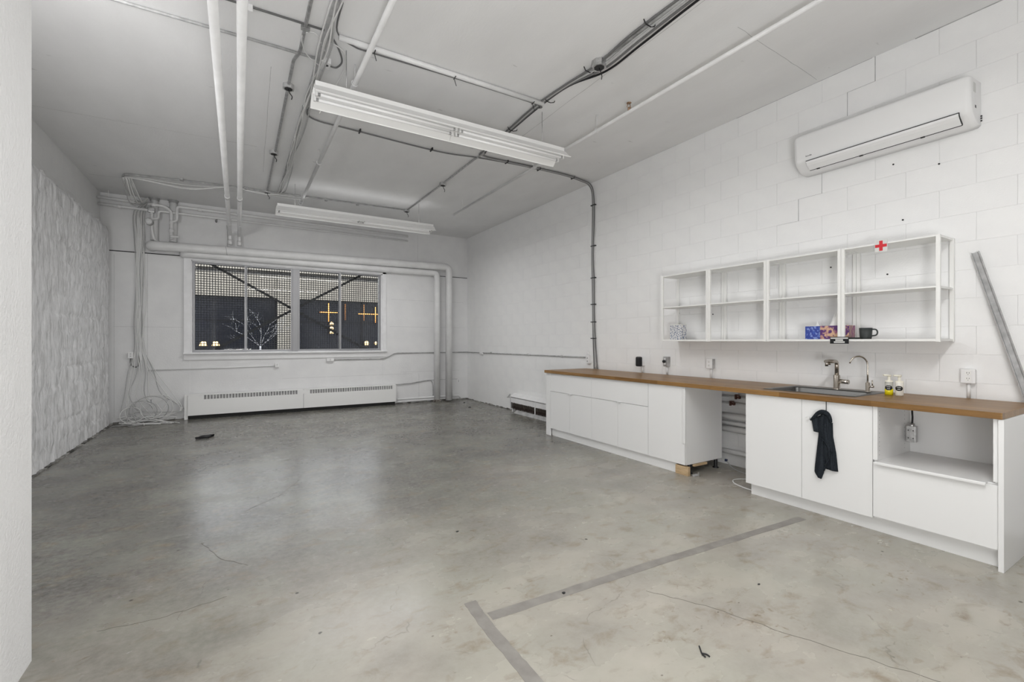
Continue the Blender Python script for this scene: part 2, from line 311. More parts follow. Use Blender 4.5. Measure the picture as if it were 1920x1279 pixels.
# ------------------------------------------------------------------ room shell
RW, LW, BW, CH, RY = 4.50, -1.86, 9.48, 3.665, -6.0
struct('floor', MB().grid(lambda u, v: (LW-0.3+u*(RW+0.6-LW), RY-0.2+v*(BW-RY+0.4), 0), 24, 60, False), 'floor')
fl = bpy.data.objects['floor']; fl.location = (0, 0, 0)
for v in fl.data.vertices: v.co += Vector(WL['floor'])
WL['floor'] = (0, 0, 0)
def strip(pts, wd, z0, z1):
    """flat ribbon along a ground polyline"""
    mb = MB(); P = [Vector((p[0], p[1], 0)) for p in pts]; vs = []
    for i, p in enumerate(P):
        t = (P[min(i+1, len(P)-1)]-P[max(i-1, 0)]).normalized(); nrm = Vector((-t.y, t.x, 0))*(wd/2 if not isinstance(wd, list) else wd[i]/2)
        vs += [(p+nrm).to_tuple()[:2]+(z0,), (p-nrm).to_tuple()[:2]+(z0,), (p-nrm).to_tuple()[:2]+(z1,), (p+nrm).to_tuple()[:2]+(z1,)]
    for i in range(len(P)-1):
        for j in range(4): mb.add(vs[i*4:i*4+8], [(j, (j+1) % 4, 4+(j+1) % 4, 4+j)])
    mb.add(vs[:4], [(0, 1, 2, 3)]); mb.add(vs[-4:], [(3, 2, 1, 0)]); return mb
def wob(pts, n, a):
    out = []
    for i in range(len(pts)-1):
        p, q = Vector((*pts[i], 0)), Vector((*pts[i+1], 0)); d = (q-p); nn = Vector((-d.y, d.x, 0)).normalized()
        for k in range(n): out.append((p+d*k/n+nn*random.uniform(-a, a))[:2])
    out.append(pts[-1]); return out
M['crackm'] = mat('crack_dirt', (0.13, 0.12, 0.10), 0.9)
for pts in ([(1.85, 1.70), (2.02, 1.42), (2.13, 1.10), (2.35, 0.62)], [(-0.2, 3.6), (-0.1, 3.3), (0.05, 3.1)], [(-0.55, 2.75), (-0.33, 2.72), (-0.05, 2.78)], [(0.05, 4.1), (0.3, 4.35), (0.5, 4.75)]):
    obj('crack', strip(wob(pts, 8, 0.008), 0.003, 0.0, 0.0006), 'crackm', fl)
ce = struct('ceiling', MB().box(LW-0.3, RY-0.2, CH, RW+0.3, BW+0.3, CH+0.15), 'ceil')
for (x0, y0, x1, y1) in ((-1.8, 6.35, 0.2, 6.30), (-1.8, 8.55, 0.1, 8.35), (0.24, 4.4, 0.3, 7.2), (3.2, 2.05, 4.45, 2.10), (2.75, 2.0, 2.8, 5.0)):
    obj('seam', strip(wob([(x0, y0), (x1, y1)], 14, 0.004), 0.003, CH-0.0008, CH+0.001), M['greym'], ce)

# right wall: painted concrete blocks in running bond
wr = sroot('wall_right', (RW, (RY+BW)/2, 0))
obj('core', MB().box(RW+0.004, RY-0.2, 0, RW+0.2, BW+0.2, CH), 'block', wr)
PITCH = 0.2035
def block_mb(Y0, Y1, z0, z1, face, depth, sgn):
    """chamfered block face; sgn = +1 when the wall lies toward +X"""
    gv, gh, cv, chz = 0.0007, 0.0002, 0.0045, 0.0012
    a = [(Y0+gv, z0+gh), (Y1-gv, z0+gh), (Y1-gv, z1-gh), (Y0+gv, z1-gh)]
    c = [(Y0+gv+cv, z0+gh+chz), (Y1-gv-cv, z0+gh+chz), (Y1-gv-cv, z1-gh-chz), (Y0+gv+cv, z1-gh-chz)]
    vs = [(face+sgn*depth, y, z) for y, z in a]+[(face+sgn*0.0011, y, z) for y, z in a]+[(face, y, z) for y, z in c]
    fs = [(i, (i+1) % 4, 4+(i+1) % 4, 4+i) for i in range(4)]+[(4+i, 4+(i+1) % 4, 8+(i+1) % 4, 8+i) for i in range(4)]+[(8, 9, 10, 11)]
    return vs, fs
cells = []
for k in range(18):
    z1 = CH-0.0003-k*PITCH; z0 = max(0.0, z1-PITCH)
    y = 0.48+(0 if k % 2 == 0 else 0.2)-0.4
    while y < BW-0.01:
        a, b_ = max(y, 0.3), min(y+0.4, BW)
        if b_-a > 0.02:
            cy, cz = (a+b_)/2, (z0+z1)/2; d = 0.515*RW+0.857*cy
            vis = d > 0 and cy > 0.75 and not (cz < 0.85 and 0.8 < cy < 5.2)
            size = (b_-a)*(z1-z0)/d**2*(0.515+0.0*d) if vis else 0
            cells.append((size, a, b_, z0, z1))
        y += 0.4
cells.sort(key=lambda t: -t[0])
proto = {}; rest = MB()
for i, (sz, a, b_, z0, z1) in enumerate(cells):
    if i < 298 and sz > 0:
        key = (round(b_-a, 3), round(z1-z0, 3)); loc = Vector((RW, a, z0))+Vector((random.uniform(-0.00025, 0.00025), 0, 0))
        if key not in proto:
            vs, fs = block_mb(0, b_-a, 0, z1-z0, 0, 0.0040, 1); me = bpy.data.meshes.new('block'); me.from_pydata(vs, [], [f[::-1] for f in fs]); me.materials.append(M['block']); proto[key] = me
        o = bpy.data.objects.new('block', proto[key]); C.objects.link(o); o.parent = wr; o.location = loc-Vector(WL[wr.name])
    else:
        rest.add(*block_mb(a, b_, z0, z1, RW, 0.0040, 1))
o = obj('block_courses', rest, 'block', wr); o['kind'] = 'stuff'
PLUGS = [(1.597, 1.859), (2.007, 1.972), (3.623, 1.65), (3.176, 1.615), (1.558, 2.734), (1.28, 2.646), (1.497, 2.276)]
ck = MB()
def vcrack(y, z0, z1, wd=0.0035): ck.box(RW-0.0012, y-wd/2, z0, RW+0.003, y+wd/2, z1)
def hcrack(y0, y1, z, wd=0.0016): ck.box(RW-0.0012, min(y0, y1), z-wd/2, RW+0.003, max(y0, y1), z+wd/2)
zz = [CH-i*PITCH for i in range(12)]
vcrack(1.68, zz[1], zz[0], 0.005); hcrack(1.68, 1.88, zz[1]); vcrack(1.88, zz[2], zz[1]); vcrack(2.08, zz[5], zz[4], 0.003); hcrack(2.08, 2.28, zz[5], 0.001); vcrack(2.28, zz[6], zz[5]); hcrack(2.28, 2.48, zz[6], 0.0008)
ck.box(RW-0.002, 0.6, CH-0.006, RW+0.003, 1.42, CH); ck.box(RW-0.002, 1.7, CH-0.003, RW+0.003, 2.9, CH)
tag(obj('crack', ck, M['greym'], wr), 'dark stepped crack following the block joints', None)
for (y, z) in PLUGS: obj('wall_plug', MB().tube([(RW-0.004, y, z), (RW+0.002, y, z)], 0.0065, 8), 'dark', wr)
# rear wall and left shell
struct('wall_rear', MB().box(LW-0.3, RY-0.2, 0, RW+0.2, RY, CH), 'block')
wl = sroot('wall_left', (LW, 6.0, 0))
obj('core', MB().box(LW-0.2, RY, 0, LW-0.003, BW+0.2, CH), 'backwall', wl)
for k in range(3):
    z1 = CH-0.0003-k*PITCH; z0 = z1-PITCH
    y = 4.9+(0 if k % 2 == 0 else 0.2)
    while y < BW-0.01:
        b_ = min(y+0.4, BW); vs, fs = block_mb(y, b_, z0, z1, LW, 0.006, -1); obj('block', MB().add(vs, fs), 'block', wl, fix=False); y += 0.4
def plaster(u, v):
    y = 2.64+u*(9.38-2.64); z = 0.012+v*3.07
    cz = z/0.2035; fr = cz-math.floor(cz); q = math.floor(cz)
    st = noise.noise((y*13+q*7.3, z*3.2, q*3.1))+0.6*noise.noise((y*29, z*7, 4.0)); a = 0.5+0.5*noise.noise((y*0.7, z*0.5, 9))
    x = LW+0.144+0.021*st*(0.45+a)-0.020*max(0, 1-min(fr, 1-fr)*14)*a
    if y > 9.26: x -= 0.12*((y-9.26)/0.12)**2
    if z > 3.0: x -= 0.05*((z-3.0)/0.08)**2*(0.6+0.8*noise.noise((y*9, 3, 1)))
    if v > 0.999: z = 3.08+0.03*noise.noise((y*6, 0, 5))
    return (x, y, z)
pm = MB().grid(plaster, 360, 110)
pm.box(LW-0.001, 2.64, 0.0, LW+0.10, 9.28, 3.0)
pc = obj('plaster_coat', pm, 'plaster', wl)
tag(pc, 'rough ribbed plaster coat over the lower wall', None)
# partition whose end stands close on the left
struct('wall_near', MB().grid(lambda u, v: (-0.73+0.0025*noise.noise((u*120, v*90, 1)), RY+u*(2.635-RY), v*CH), 200, 90).box(-1.03, RY, 0, -0.735, 2.63, CH, 0.012), 'stucco')
# back wall with the window opening (x -0.70..2.56, z 1.10..2.72)
WX0, WX1, WZ0, WZ1 = -0.70, 2.57, 1.10, 2.715
wb = sroot('wall_back', (1.3, BW, 0))
obj('upper_panel', MB().box(LW-0.2, BW+0.02, 2.765, RW+0.2, BW+0.30, CH), 'backwall', wb)
lo = MB()
lo.box(LW-0.2, BW, 0, WX0, BW+0.28, 2.752, 0.004); lo.box(WX1, BW, 0, RW+0.2, BW+0.28, 2.752, 0.004); lo.box(WX0, BW, 0, WX1, BW+0.28, WZ0); lo.box(WX0, BW+0.02, WZ1, WX1, BW+0.28, 2.766)
obj('lower_panel', lo, 'backwall', wb)
obj('crack', MB().box(LW, BW-0.001, 2.752, -0.75, BW+0.03, 2.766).box(2.62, BW-0.001, 2.750, RW, BW+0.03, 2.762), 'dark', wb)
ws = MB()
for (xa, xb, z) in ((2.75, 4.4, 2.19), (2.72, 4.45, 1.62), (-1.7, -0.8, 1.55), (2.95, 4.3, 0.66), (0.7, 3.2, 0.62)): ws.box(xa, BW-0.0008, z, xb, BW+0.002, z+0.0025)
for (x, za, zb) in ((3.33, 2.77, 3.60), (-0.16, 2.95, 3.5), (-1.27, 0.3, 2.75), (-1.69, 0.1, 2.7), (3.35, 0.1, 0.62)): ws.box(x, BW+(0.0192 if za > 2.7 else -0.0008), za, x+0.003, BW+0.022, zb)
obj('seam', ws, M['greym'], wb)
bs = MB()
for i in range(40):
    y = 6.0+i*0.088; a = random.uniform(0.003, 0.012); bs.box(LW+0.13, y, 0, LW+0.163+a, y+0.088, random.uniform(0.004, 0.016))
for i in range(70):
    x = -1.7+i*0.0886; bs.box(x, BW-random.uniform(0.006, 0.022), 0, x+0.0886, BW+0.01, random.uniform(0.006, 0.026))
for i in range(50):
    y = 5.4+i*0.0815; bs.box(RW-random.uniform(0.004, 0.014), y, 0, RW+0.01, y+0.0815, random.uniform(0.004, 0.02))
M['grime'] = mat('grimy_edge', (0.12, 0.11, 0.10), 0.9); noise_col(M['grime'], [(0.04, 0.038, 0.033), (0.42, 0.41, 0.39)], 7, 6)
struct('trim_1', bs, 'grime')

# ------------------------------------------------------------------ window
wn = sroot('window_1', (0.93, BW, WZ0))
cs = MB()
cs.box(-0.785, BW-0.035, 0.985+0.13, WX0+0.02, BW+0.02, 2.76, 0.004); cs.box(WX1-0.01, BW-0.03, 1.115, 2.635, BW+0.02, 2.76, 0.004); cs.box(-0.785, BW-0.03, WZ1-0.015, 2.635, BW+0.02, 2.765, 0.004)
obj('casing', cs, 'trim', wn)
obj('sill', MB().box(-0.79, BW-0.06, 1.095, 2.65, BW+0.14, 1.125, 0.005), 'trim', wn)
obj('apron', MB().box(-0.785, BW-0.02, 0.995, 2.645, BW+0.002, 1.094, 0.003), 'backwall', wn)
jb = MB(); jb.box(WX0, BW+0.0, 1.125, WX0+0.03, BW+0.26, WZ1); jb.box(WX1-0.03, BW, 1.125, WX1, BW+0.26, WZ1); jb.box(WX0, BW, WZ1-0.03, WX1, BW+0.26, WZ1); jb.box(WX0, BW+0.1, 1.10, WX1, BW+0.27, 1.135)
obj('jamb', jb, 'trim', wn)
obj('mullion', MB().box(0.885, BW+0.005, 1.125, 0.975, BW+0.12, WZ1-0.03, 0.004), 'alu', wn)
def sash(x0, x1, z0, z1, y, fw=0.03):
    s_ = MB(); s_.box(x0, y, z0, x0+fw, y+0.03, z1); s_.box(x1-fw, y, z0, x1, y+0.03, z1); s_.box(x0+fw, y, z0, x1-fw, y+0.03, z0+fw); s_.box(x0+fw, y, z1-fw, x1-fw, y+0.03, z1)
    f = obj('sash', s_, 'alu', wn)
    obj('pane', MB().box(x0+fw, y+0.013, z0+fw, x1-fw, y+0.017, z1-fw), 'glass', f)
sash(-0.665, 0.145, 1.135, 2.69, BW+0.055); sash(0.10, 0.885, 1.135, 2.69, BW+0.020)
sash(0.975, 1.755, 1.135, 2.69, BW+0.020); sash(1.715, 2.54, 1.135, 2.69, BW+0.055)
obj('latch', MB().box(0.862, BW+0.005, 1.72, 0.882, BW+0.03, 1.83, 0.004), 'alu', wn)

# security grille outside
gr_ = thing('window_grille', (0.93, 9.80, 1.0), 'dark wire security grille with crossed flat bars outside the window', 'grille')
gw = MB(); yg = 9.80; rw_ = 0.0056
x = -0.95
while x < 2.85: gw.box(x-rw_, yg-rw_, 0.95, x+rw_, yg+rw_, 2.95); x += 0.043
z = 0.97
while z < 2.95: gw.box(-0.95, yg+rw_*0.6, z-rw_, 2.85, yg+rw_*2.4, z+rw_); z += 0.043
o = obj('wire_mesh', gw, 'wire', gr_); o['kind'] = 'stuff'
def bar(p, q, wd, th):
    p, q = Vector(p), Vector(q); d = (q-p).normalized(); n_ = Vector((-d.z, 0, d.x))*wd/2; t = Vector((0, th, 0))
    return MB().add([p+n_, p-n_, q-n_, q+n_, p+n_+t, p-n_+t, q-n_+t, q+n_+t], [(0, 1, 2, 3), (7, 6, 5, 4), (0, 4, 5, 1), (1, 5, 6, 2), (2, 6, 7, 3), (3, 7, 4, 0)])
obj('brace', bar((-0.72, yg-0.05, 2.87), (2.55, yg-0.05, 1.00), 0.042, 0.008), 'wire', gr_)
obj('brace', bar((-0.72, yg-0.035, 0.95), (2.55, yg-0.035, 2.90), 0.042, 0.008), 'wire', gr_)
obj('frame', MB().box(-1.0, yg-0.02, 0.93, -0.95, yg+0.02, 2.97).box(2.85, yg-0.02, 0.93, 2.9, yg+0.02, 2.97).box(-0.95, yg-0.02, 0.93, 2.85, yg+0.02, 0.97).box(-0.95, yg-0.02, 2.93, 2.85, yg+0.02, 2.97), 'wire', gr_)

# ------------------------------------------------------------------ outside: street and building opposite
struct('trim_2', MB().box(-30, BW+0.3, -0.25, 45, 45, -0.15), 'asphalt')
FY = 24.5
bl = thing('building', (3, FY, -0.15), 'beige building across the street with a dark glazed shopfront', 'building')
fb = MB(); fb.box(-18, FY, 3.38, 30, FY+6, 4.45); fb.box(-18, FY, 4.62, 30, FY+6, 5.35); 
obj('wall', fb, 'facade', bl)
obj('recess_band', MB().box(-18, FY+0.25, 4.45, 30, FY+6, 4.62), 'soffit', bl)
obj('pillar', MB().box(1.62, FY-0.12, -0.15, 2.2, FY+0.3, 4.45), 'facade', bl)
obj('pillar', MB().box(12.6, FY-0.12, -0.15, 13.2, FY+0.3, 4.45), 'facade', bl); obj('pillar', MB().box(-9.4, FY-0.12, -0.15, -8.8, FY+0.3, 4.45), 'facade', bl)
for xa, xb in ((-8.8, -5.3), (-5.3, -1.84), (-1.84, 1.62), (2.2, 5.6), (5.6, 9.1), (9.1, 12.6)):
    f = obj('shop_window', MB().box(xa, FY+0.3, -0.15, xa+0.07, FY+0.38, 3.38).box(xb-0.07, FY+0.3, -0.15, xb, FY+0.38, 3.38).box(xa, FY+0.3, 2.25, xb, FY+0.38, 2.32).box(xa, FY+0.3, -0.15, xb, FY+0.38, 0.3), 'shopframe', bl)
    obj('pane', MB().box(xa+0.07, FY+0.33, 0.3, xb-0.07, FY+0.35, 3.38), 'shop', f)
obj('rear_wall', MB().box(-18, FY+1.0, -0.15, 30, FY+1.2, 3.38), 'shopframe', bl)
# hanging cross-shaped pendants lit orange in the shopfront
for i, (x, z, wx, zt, zb, lab) in enumerate(((3.94, 2.77, 0.42, 3.24, 2.31, 'orange lit cross pendant lamp left of the others across the street'), (4.74, 2.76, 0.02, 3.22, 2.40, 'orange lit vertical pendant right beside the window rail across the street'),
                            (5.70, 2.74, 0.30, 3.24, 2.38, 'orange lit cross pendant lamp, second from the right across the street'), (6.28, 2.74, 0.22, 3.14, 2.30, 'orange lit cross pendant lamp at the right window edge across the street'))):
    tg = thing('pendant_lamp', (x, FY+0.1, zb), lab, 'lamp', 'cross pendants across the street')
    obj('vertical_tube', MB().tube([(x, FY+0.1, zb), (x, FY+0.1, zt)], 0.022, 6), 'orangelamp', tg)
    if wx > 0.1: obj('cross_tube', MB().tube([(x-wx, FY+0.1, z), (x+wx, FY+0.1, z)], 0.022, 6), 'orangelamp', tg)
tg = thing('pendant_lamp', (4.06, FY-0.05, 1.72), 'stacked golden bell pendant lamp in the shopfront across the street', 'lamp')
for k, z in enumerate((2.2, 1.98, 1.76)):
    obj('shade', MB().lathe([(0.02, 0.10), (0.05, 0.06), (0.13, -0.06), (0.02, -0.05)], (4.06, FY-0.05, z), 10), 'warmlamp', tg)
for (x, z, r, lab) in ((5.82, 1.2, 0.14, 'round golden lamp low in the shopfront across the street, larger of two'), (6.3, 1.2, 0.09, 'small round golden lamp low at the right edge of the view outside')):
    tag(obj('globe_lamp', MB().lathe([(0.001, -r), (r*0.7, -r*0.7), (r, 0), (r*0.7, r*0.7), (0.001, r)], (x, FY+0.1, z), 12), 'warmlamp'), lab, 'lamp')
for (x, lab) in ((-1.33, 'leftmost small warm-lit shade low across the street'), (-0.86, 'second small warm-lit shade low across the street')):
    tag(obj('table_lamp', MB().lathe([(0.09, 0.1), (0.16, -0.1), (0.02, -0.1)], (x, FY+0.1, 1.2), 10), 'warmlamp'), lab, 'lamp')
# bare street tree
tr = thing('bare_tree', (0.55, 13.0, -0.15), 'small bare pale-branched tree outside the window', 'tree')
tm = MB(); tm.tube([(0.55, 13, -0.15), (0.5, 13, 0.8), (0.48, 13, 1.2)], [0.035, 0.03, 0.022], 7)
obj('trunk', tm, 'twig', tr)
tb = MB(); rnd = random.Random(3)
def branch(p, ang, ln_, r, dep):
    P = [Vector(p)]; a = ang
    for k in range(4):
        a += rnd.uniform(-0.22, 0.22); P.append(P[-1]+Vector((math.sin(a), rnd.uniform(-0.3, 0.3), math.cos(a)))*ln_/4)
    tb.tube(P, [r, r*0.9, r*0.8, r*0.65, r*0.5], 4)
    if dep > 0:
        for k in (2, 3, 4):
            branch(P[k], a+rnd.uniform(-0.8, 0.8), ln_*0.55, r*0.6, dep-1)
for a in (-0.75, -0.45, -0.1, 0.25, 0.6, 0.9): branch((0.48, 13, 1.18), a, 0.62, 0.005, 2)
obj('branches', tb, 'twig', tr)

# ------------------------------------------------------------------ pipes on the back wall and ceiling
zL, zR = 2.868, 2.945
bp_ = thing('large_pipe', (1.4, 9.33, 2.8), 'thick white pipe above the window, bending down to the floor at the outer right', 'pipe')
obj('pipe_run', MB().tube(elbow([(-1.21, 9.46, zL), (-1.21, 9.33, zL), (3.985, 9.33, zR), (3.985, 9.33, 0.02)], 0.11, 7), 0.074, 16), 'paint', bp_)
obj('band', MB().tube([(-0.175, 9.33, 2.883), (-0.168, 9.33, 2.884)], 0.0755, 16), M['greym'], bp_)
obj('strap', MB().tube([(-0.17, 9.40, 2.95), (-0.17, 9.44, 3.35)], 0.008, 6), 'paint', bp_)
bp2 = thing('large_pipe', (1.4, 9.41, 2.75), 'white pipe tucked under the thick one, bending down beside it at the inner right', 'pipe')
obj('pipe_run', MB().tube(elbow([(-0.80, 9.47, 2.79), (-0.74, 9.41, 2.79), (3.72, 9.40, 2.80), (3.72, 9.36, 2.70), (3.72, 9.36, 0.02)], 0.10, 7), 0.066, 14), 'paint', bp2)
obj('floor_sleeve', MB().lathe([(0.09, 0.0), (0.09, 0.035), (0.066, 0.05)], (3.72, 9.36, 0.0), 14), 'rust', bp2)
for x, lab in ((-1.175, 'left of two short white drain stacks under the ceiling by the back left corner'), (-0.925, 'right of two short white drain stacks under the ceiling by the back left corner')):
    t = thing('drain_stack', (x, 9.43, 2.95), lab, 'pipe', 'drain stacks at the back wall')
    obj('pipe_run', MB().tube([(x, 9.43, 2.97), (x, 9.43, CH)], 0.054, 14), 'paint', t)
    obj('collar', MB().lathe([(0.054, 0), (0.062, 0.0), (0.062, 0.03), (0.075, 0.03), (0.075, 0.045)], (x, 9.43, CH-0.046), 14), M['greym'], t)
t = thing('sprinkler_main', (0, 9.30, 3.5), 'upper white sprinkler pipe running along the back wall under the ceiling', 'pipe')
obj('pipe_run', MB().tube(elbow([(-1.85, 9.28, 3.535), (-1.02, 9.28, 3.515), (-0.935, 9.28, 3.44), (-0.935, 9.28, 2.99)], 0.05, 5), 0.022, 10), 'paint', t)
obj('pipe_run', MB().tube(elbow([(-0.93, 9.28, 3.27), (-0.86, 9.28, 3.30), (-0.86, 9.28, 3.535), (3.05, 9.30, 3.505)], 0.05, 5), 0.021, 10), 'paint', t)
for (x, z) in ((-1.165, 3.517), (-0.55, 3.53), (0.0, 3.525)): obj('coupling', MB().tube([(x-0.03, 9.285, z), (x+0.03, 9.285, z)], 0.031, 10), 'paint', t)
obj('coupling', MB().tube([(-0.935, 9.28, 3.10), (-0.935, 9.28, 3.16)], 0.033, 10), 'paint', t); obj('coupling', MB().tube([(-0.935, 9.28, 3.23), (-0.935, 9.28, 3.30)], 0.03, 10), 'paint', t)
obj('drain_valve', MB().tube(elbow([(-0.935, 9.28, 3.02), (-0.935, 9.2, 3.02), (-0.83, 9.2, 3.02)], 0.02, 4), 0.016, 8), 'paint', t)
obj('hanger', MB().tube([(-1.72, 9.28, 3.55), (-1.72, 9.28, CH)], 0.006, 6), 'paint', t)
t = thing('sprinkler_branch', (0, 9.33, 3.4), 'lower white sprinkler pipe with a round flow gauge along the back wall', 'pipe')
obj('pipe_run', MB().tube(elbow([(-1.85, 9.33, 3.445), (-1.19, 9.30, 3.425), (-1.19, 9.30, 3.10), (-1.17, 9.36, 2.97), (-1.10, 9.44, 2.94)], 0.05, 5), 0.021, 10), 'paint', t)
obj('pipe_run', MB().tube(elbow([(-1.19, 9.30, 3.29), (-1.105, 9.30, 3.30), (-1.105, 9.30, 3.43), (3.06, 9.34, 3.42)], 0.04, 5), 0.018, 10), 'paint', t)
g_ = obj('gauge', MB().tube([(-1.215, 9.20, 3.225), (-1.215, 9.29, 3.225)], 0.052, 18), M['greym'], t)
obj('dial', MB().tube([(-1.215, 9.195, 3.225), (-1.215, 9.202, 3.225)], 0.040, 18), 'galv', g_)
for x in (-1.6, -1.42, -1.3): obj('coupling', MB().tube([(x-0.025, 9.325, 3.436), (x+0.025, 9.325, 3.436)], 0.028, 10), 'paint', t)
obj('valve', MB().box(-1.24, 9.26, 3.39, -1.15, 9.33, 3.47, 0.01), 'galv', t)
obj('bracket', MB().tube(elbow([(-0.33, 9.315, 3.40), (-0.33, 9.315, 3.36), (-0.31, 9.315, 3.355), (-0.31, 9.315, 3.41)], 0.01, 3), 0.006, 6), 'dark', t)

def hung_pipe(x, r, y0, yend, zp, lab, drop):
    t = thing('heating_pipe', (x, y0, zp-r), lab, 'pipe', 'long heating pipes under the ceiling')
    obj('pipe_run', MB().tube(elbow([(x, y0, zp), (x, yend, zp), (x+drop, yend+0.0, zp-0.17)], 0.05, 5), r, 12), 'paint', t)
    obj('coupling', MB().tube([(x, yend-2.45, zp), (x, yend-2.36, zp)], r+0.005, 12), 'paint', t)
    obj('coupling', MB().tube([(x, yend-0.85, zp), (x, yend-0.79, zp)], r+0.004, 12), 'paint', t)
    obj('elbow_end', MB().tube([(x+drop*0.7, yend, zp-0.09), (x+drop, yend, zp-0.18)], r+0.007, 12), 'paint', t)
    obj('hanger', MB().tube([(x, yend-2.6, zp+r), (x, yend-2.6, CH)], 0.005, 6), 'paint', t)
    return t
hung_pipe(-0.118, 0.027, 1.2, 9.30, 3.17, 'left of two long white heating pipes hung below the ceiling', 0.0)
hung_pipe(0.020, 0.027, 1.2, 9.32, 3.17, 'right of two long white heating pipes hung below the ceiling', 0.0)
def spr(x0, y0, y1, zp, r, lab, hooks):
    t = thing('sprinkler_pipe', (x0, y0, zp), lab, 'pipe', 'ceiling sprinkler lines')
    obj('pipe_run', MB().tube([(x0, y0, zp), (x0, y1, zp)], r, 10), 'paint', t)
    for y in hooks:
        obj('hanger', MB().tube([(x0, y, zp+r+0.03), (x0, y, CH)], 0.004, 6).tube([(x0+(r+0.006)*math.cos(a), y, zp+(r+0.006)*math.sin(a)+0.004) for a in [k*math.pi/5 for k in range(11)]], 0.004, 5), M['paint'], t)
    obj('end_cap', MB().tube([(x0, y1-0.03, zp), (x0, y1+0.01, zp)], r+0.006, 10), 'paint', t)
    return t
spr(0.85, 1.2, 7.95, 3.50, 0.021, 'white sprinkler line near the left pipes, ending open before the far strip light', (4.0, 6.0, 7.8))
t = spr(3.19, 0.8, 7.28, 3.50, 0.017, 'white sprinkler line close to the kitchen wall side of the ceiling', (4.75, 6.9, 3.6))
h_ = obj('sprinkler_head', MB().tube([(3.19, 3.148, 3.515), (3.19, 3.148, 3.545)], 0.012, 8).tube([(3.165, 3.148, 3.54), (3.18, 3.148, 3.585)], 0.004, 6).tube([(3.215, 3.148, 3.54), (3.20, 3.148, 3.585)], 0.004, 6), 'brass', t)
obj('deflector', MB().lathe([(0.001, 0.006), (0.024, 0.0), (0.024, 0.003), (0.001, 0.009)], (3.19, 3.148, 3.584), 12), 'brass', h_)

# conduits, cables and boxes on the ceiling
def octbox(x, y, label, s=0.05, h=0.04, wires=True):
    t = thing('junction_box', (x, y, CH-h), label, 'junction box', 'ceiling junction boxes')
    pr = [(s*math.cos(a), s*math.sin(a)) for a in [math.pi/8+k*math.pi/4 for k in range(8)]]
    obj('box', MB().prism([(x+u, y+v) for u, v in pr], 'Z', CH-h, CH), 'greym' if s < 0.06 else 'galv', t)
    obj('opening', MB().prism([(x+u*0.72, y+v*0.72) for u, v in pr], 'Z', CH-h-0.002, CH-h+0.002), 'dark', t)
    if wires:
        obj('wire', MB().tube(smooth_path([(x, y, CH-h), (x+0.01, y-0.01, CH-h-0.04), (x+0.03, y, CH-h-0.06), (x+0.025, y, CH-h-0.09)], 4), 0.004, 6), 'black', t)
    return t
ZC = CH-0.014
t = thing('conduit', (0.40, 4, ZC), 'steel conduit along the ceiling linking three junction boxes left of the strip light', 'conduit')
obj('conduit_run', MB().tube(elbow([(0.43, 1.5, ZC), (0.428, 4.05, ZC), (0.395, 4.16, ZC), (0.392, 8.03, ZC)], 0.06, 4), 0.013, 8), 'galv', t)
obj('clip', MB().box(0.40, 3.68, CH-0.03, 0.46, 3.72, CH, 0.003), 'galv', t)
octbox(0.396, 4.63, 'octagonal grey ceiling box, nearest of three on the left conduit'); octbox(0.38, 6.34, 'octagonal grey ceiling box, middle of three on the left conduit'); octbox(0.392, 8.06, 'octagonal grey ceiling box, farthest of three on the left conduit')
t = thing('conduit', (-0.5, 4.06, ZC), 'thin steel conduit crossing the ceiling from the left wall side to the cable tray', 'conduit')
obj('conduit_run', MB().tube([(-1.80, 4.075, ZC), (0.56, 4.055, ZC)], 0.011, 8), 'greym', t)
t = thing('conduit', (-0.2, 3.67, ZC), 'dark thin cable crossing the ceiling left of the cable tray near the top edge', 'cable')
obj('cable_run', MB().tube([(-1.80, 3.70, ZC), (0.6, 3.655, ZC)], 0.008, 8), 'cablegrey', t)
obj('clip', MB().box(0.05, 3.655, CH-0.05, 0.09, 3.685, CH, 0.004), 'paint', t)
t = thing('cable_tray', (0.575, 5.5, CH-0.03), 'grey channel with loose white cables strung along the ceiling', 'cable tray')
obj('channel', MB().box(0.555, 1.5, CH-0.03, 0.60, 4.95, CH, 0.003).box(0.548, 4.95, CH-0.022, 0.575, 8.0, CH, 0.003), 'greym', t)
for k in range(5):
    rr = random.Random(k); P = []
    y = 1.5
    while y < 8.0:
        P.append((0.575+rr.uniform(-0.03, 0.03)+0.012*(k-2), y, CH-0.04-rr.uniform(0, 0.025))); y += rr.uniform(0.35, 0.6)
    P.append((0.53, 8.02, CH-0.02)); obj('cable', MB().tube(smooth_path(P, 5), 0.006, 6), 'cablewhite' if k < 4 else 'cablelight', t)
obj('loop', MB().tube(smooth_path([(0.60, 3.9, CH-0.03), (0.50, 3.72, CH-0.02), (0.42, 3.80, CH-0.02), (0.47, 4.0, CH-0.03), (0.58, 4.1, CH-0.04)], 6), 0.005, 6), 'cablewhite', t)
obj('loop', MB().tube(smooth_path([(0.62, 3.75, CH-0.03), (0.74, 3.85, CH-0.03), (0.77, 4.1, CH-0.05), (0.70, 4.5, CH-0.12), (0.66, 4.62, CH-0.2)], 6), 0.005, 6), 'cablewhite', t)
t = thing('sensor_box', (0.62, 4.09, CH-0.04), 'small white ceiling sensor box with a round black eye beside the cable tray', 'sensor')
obj('housing', MB().box(0.585, 4.02, CH-0.045, 0.665, 4.12, CH, 0.005), 'plastic', t)
obj('lens', MB().tube([(0.635, 4.06, CH-0.047), (0.635, 4.06, CH-0.04)], 0.014, 12), 'black', t)
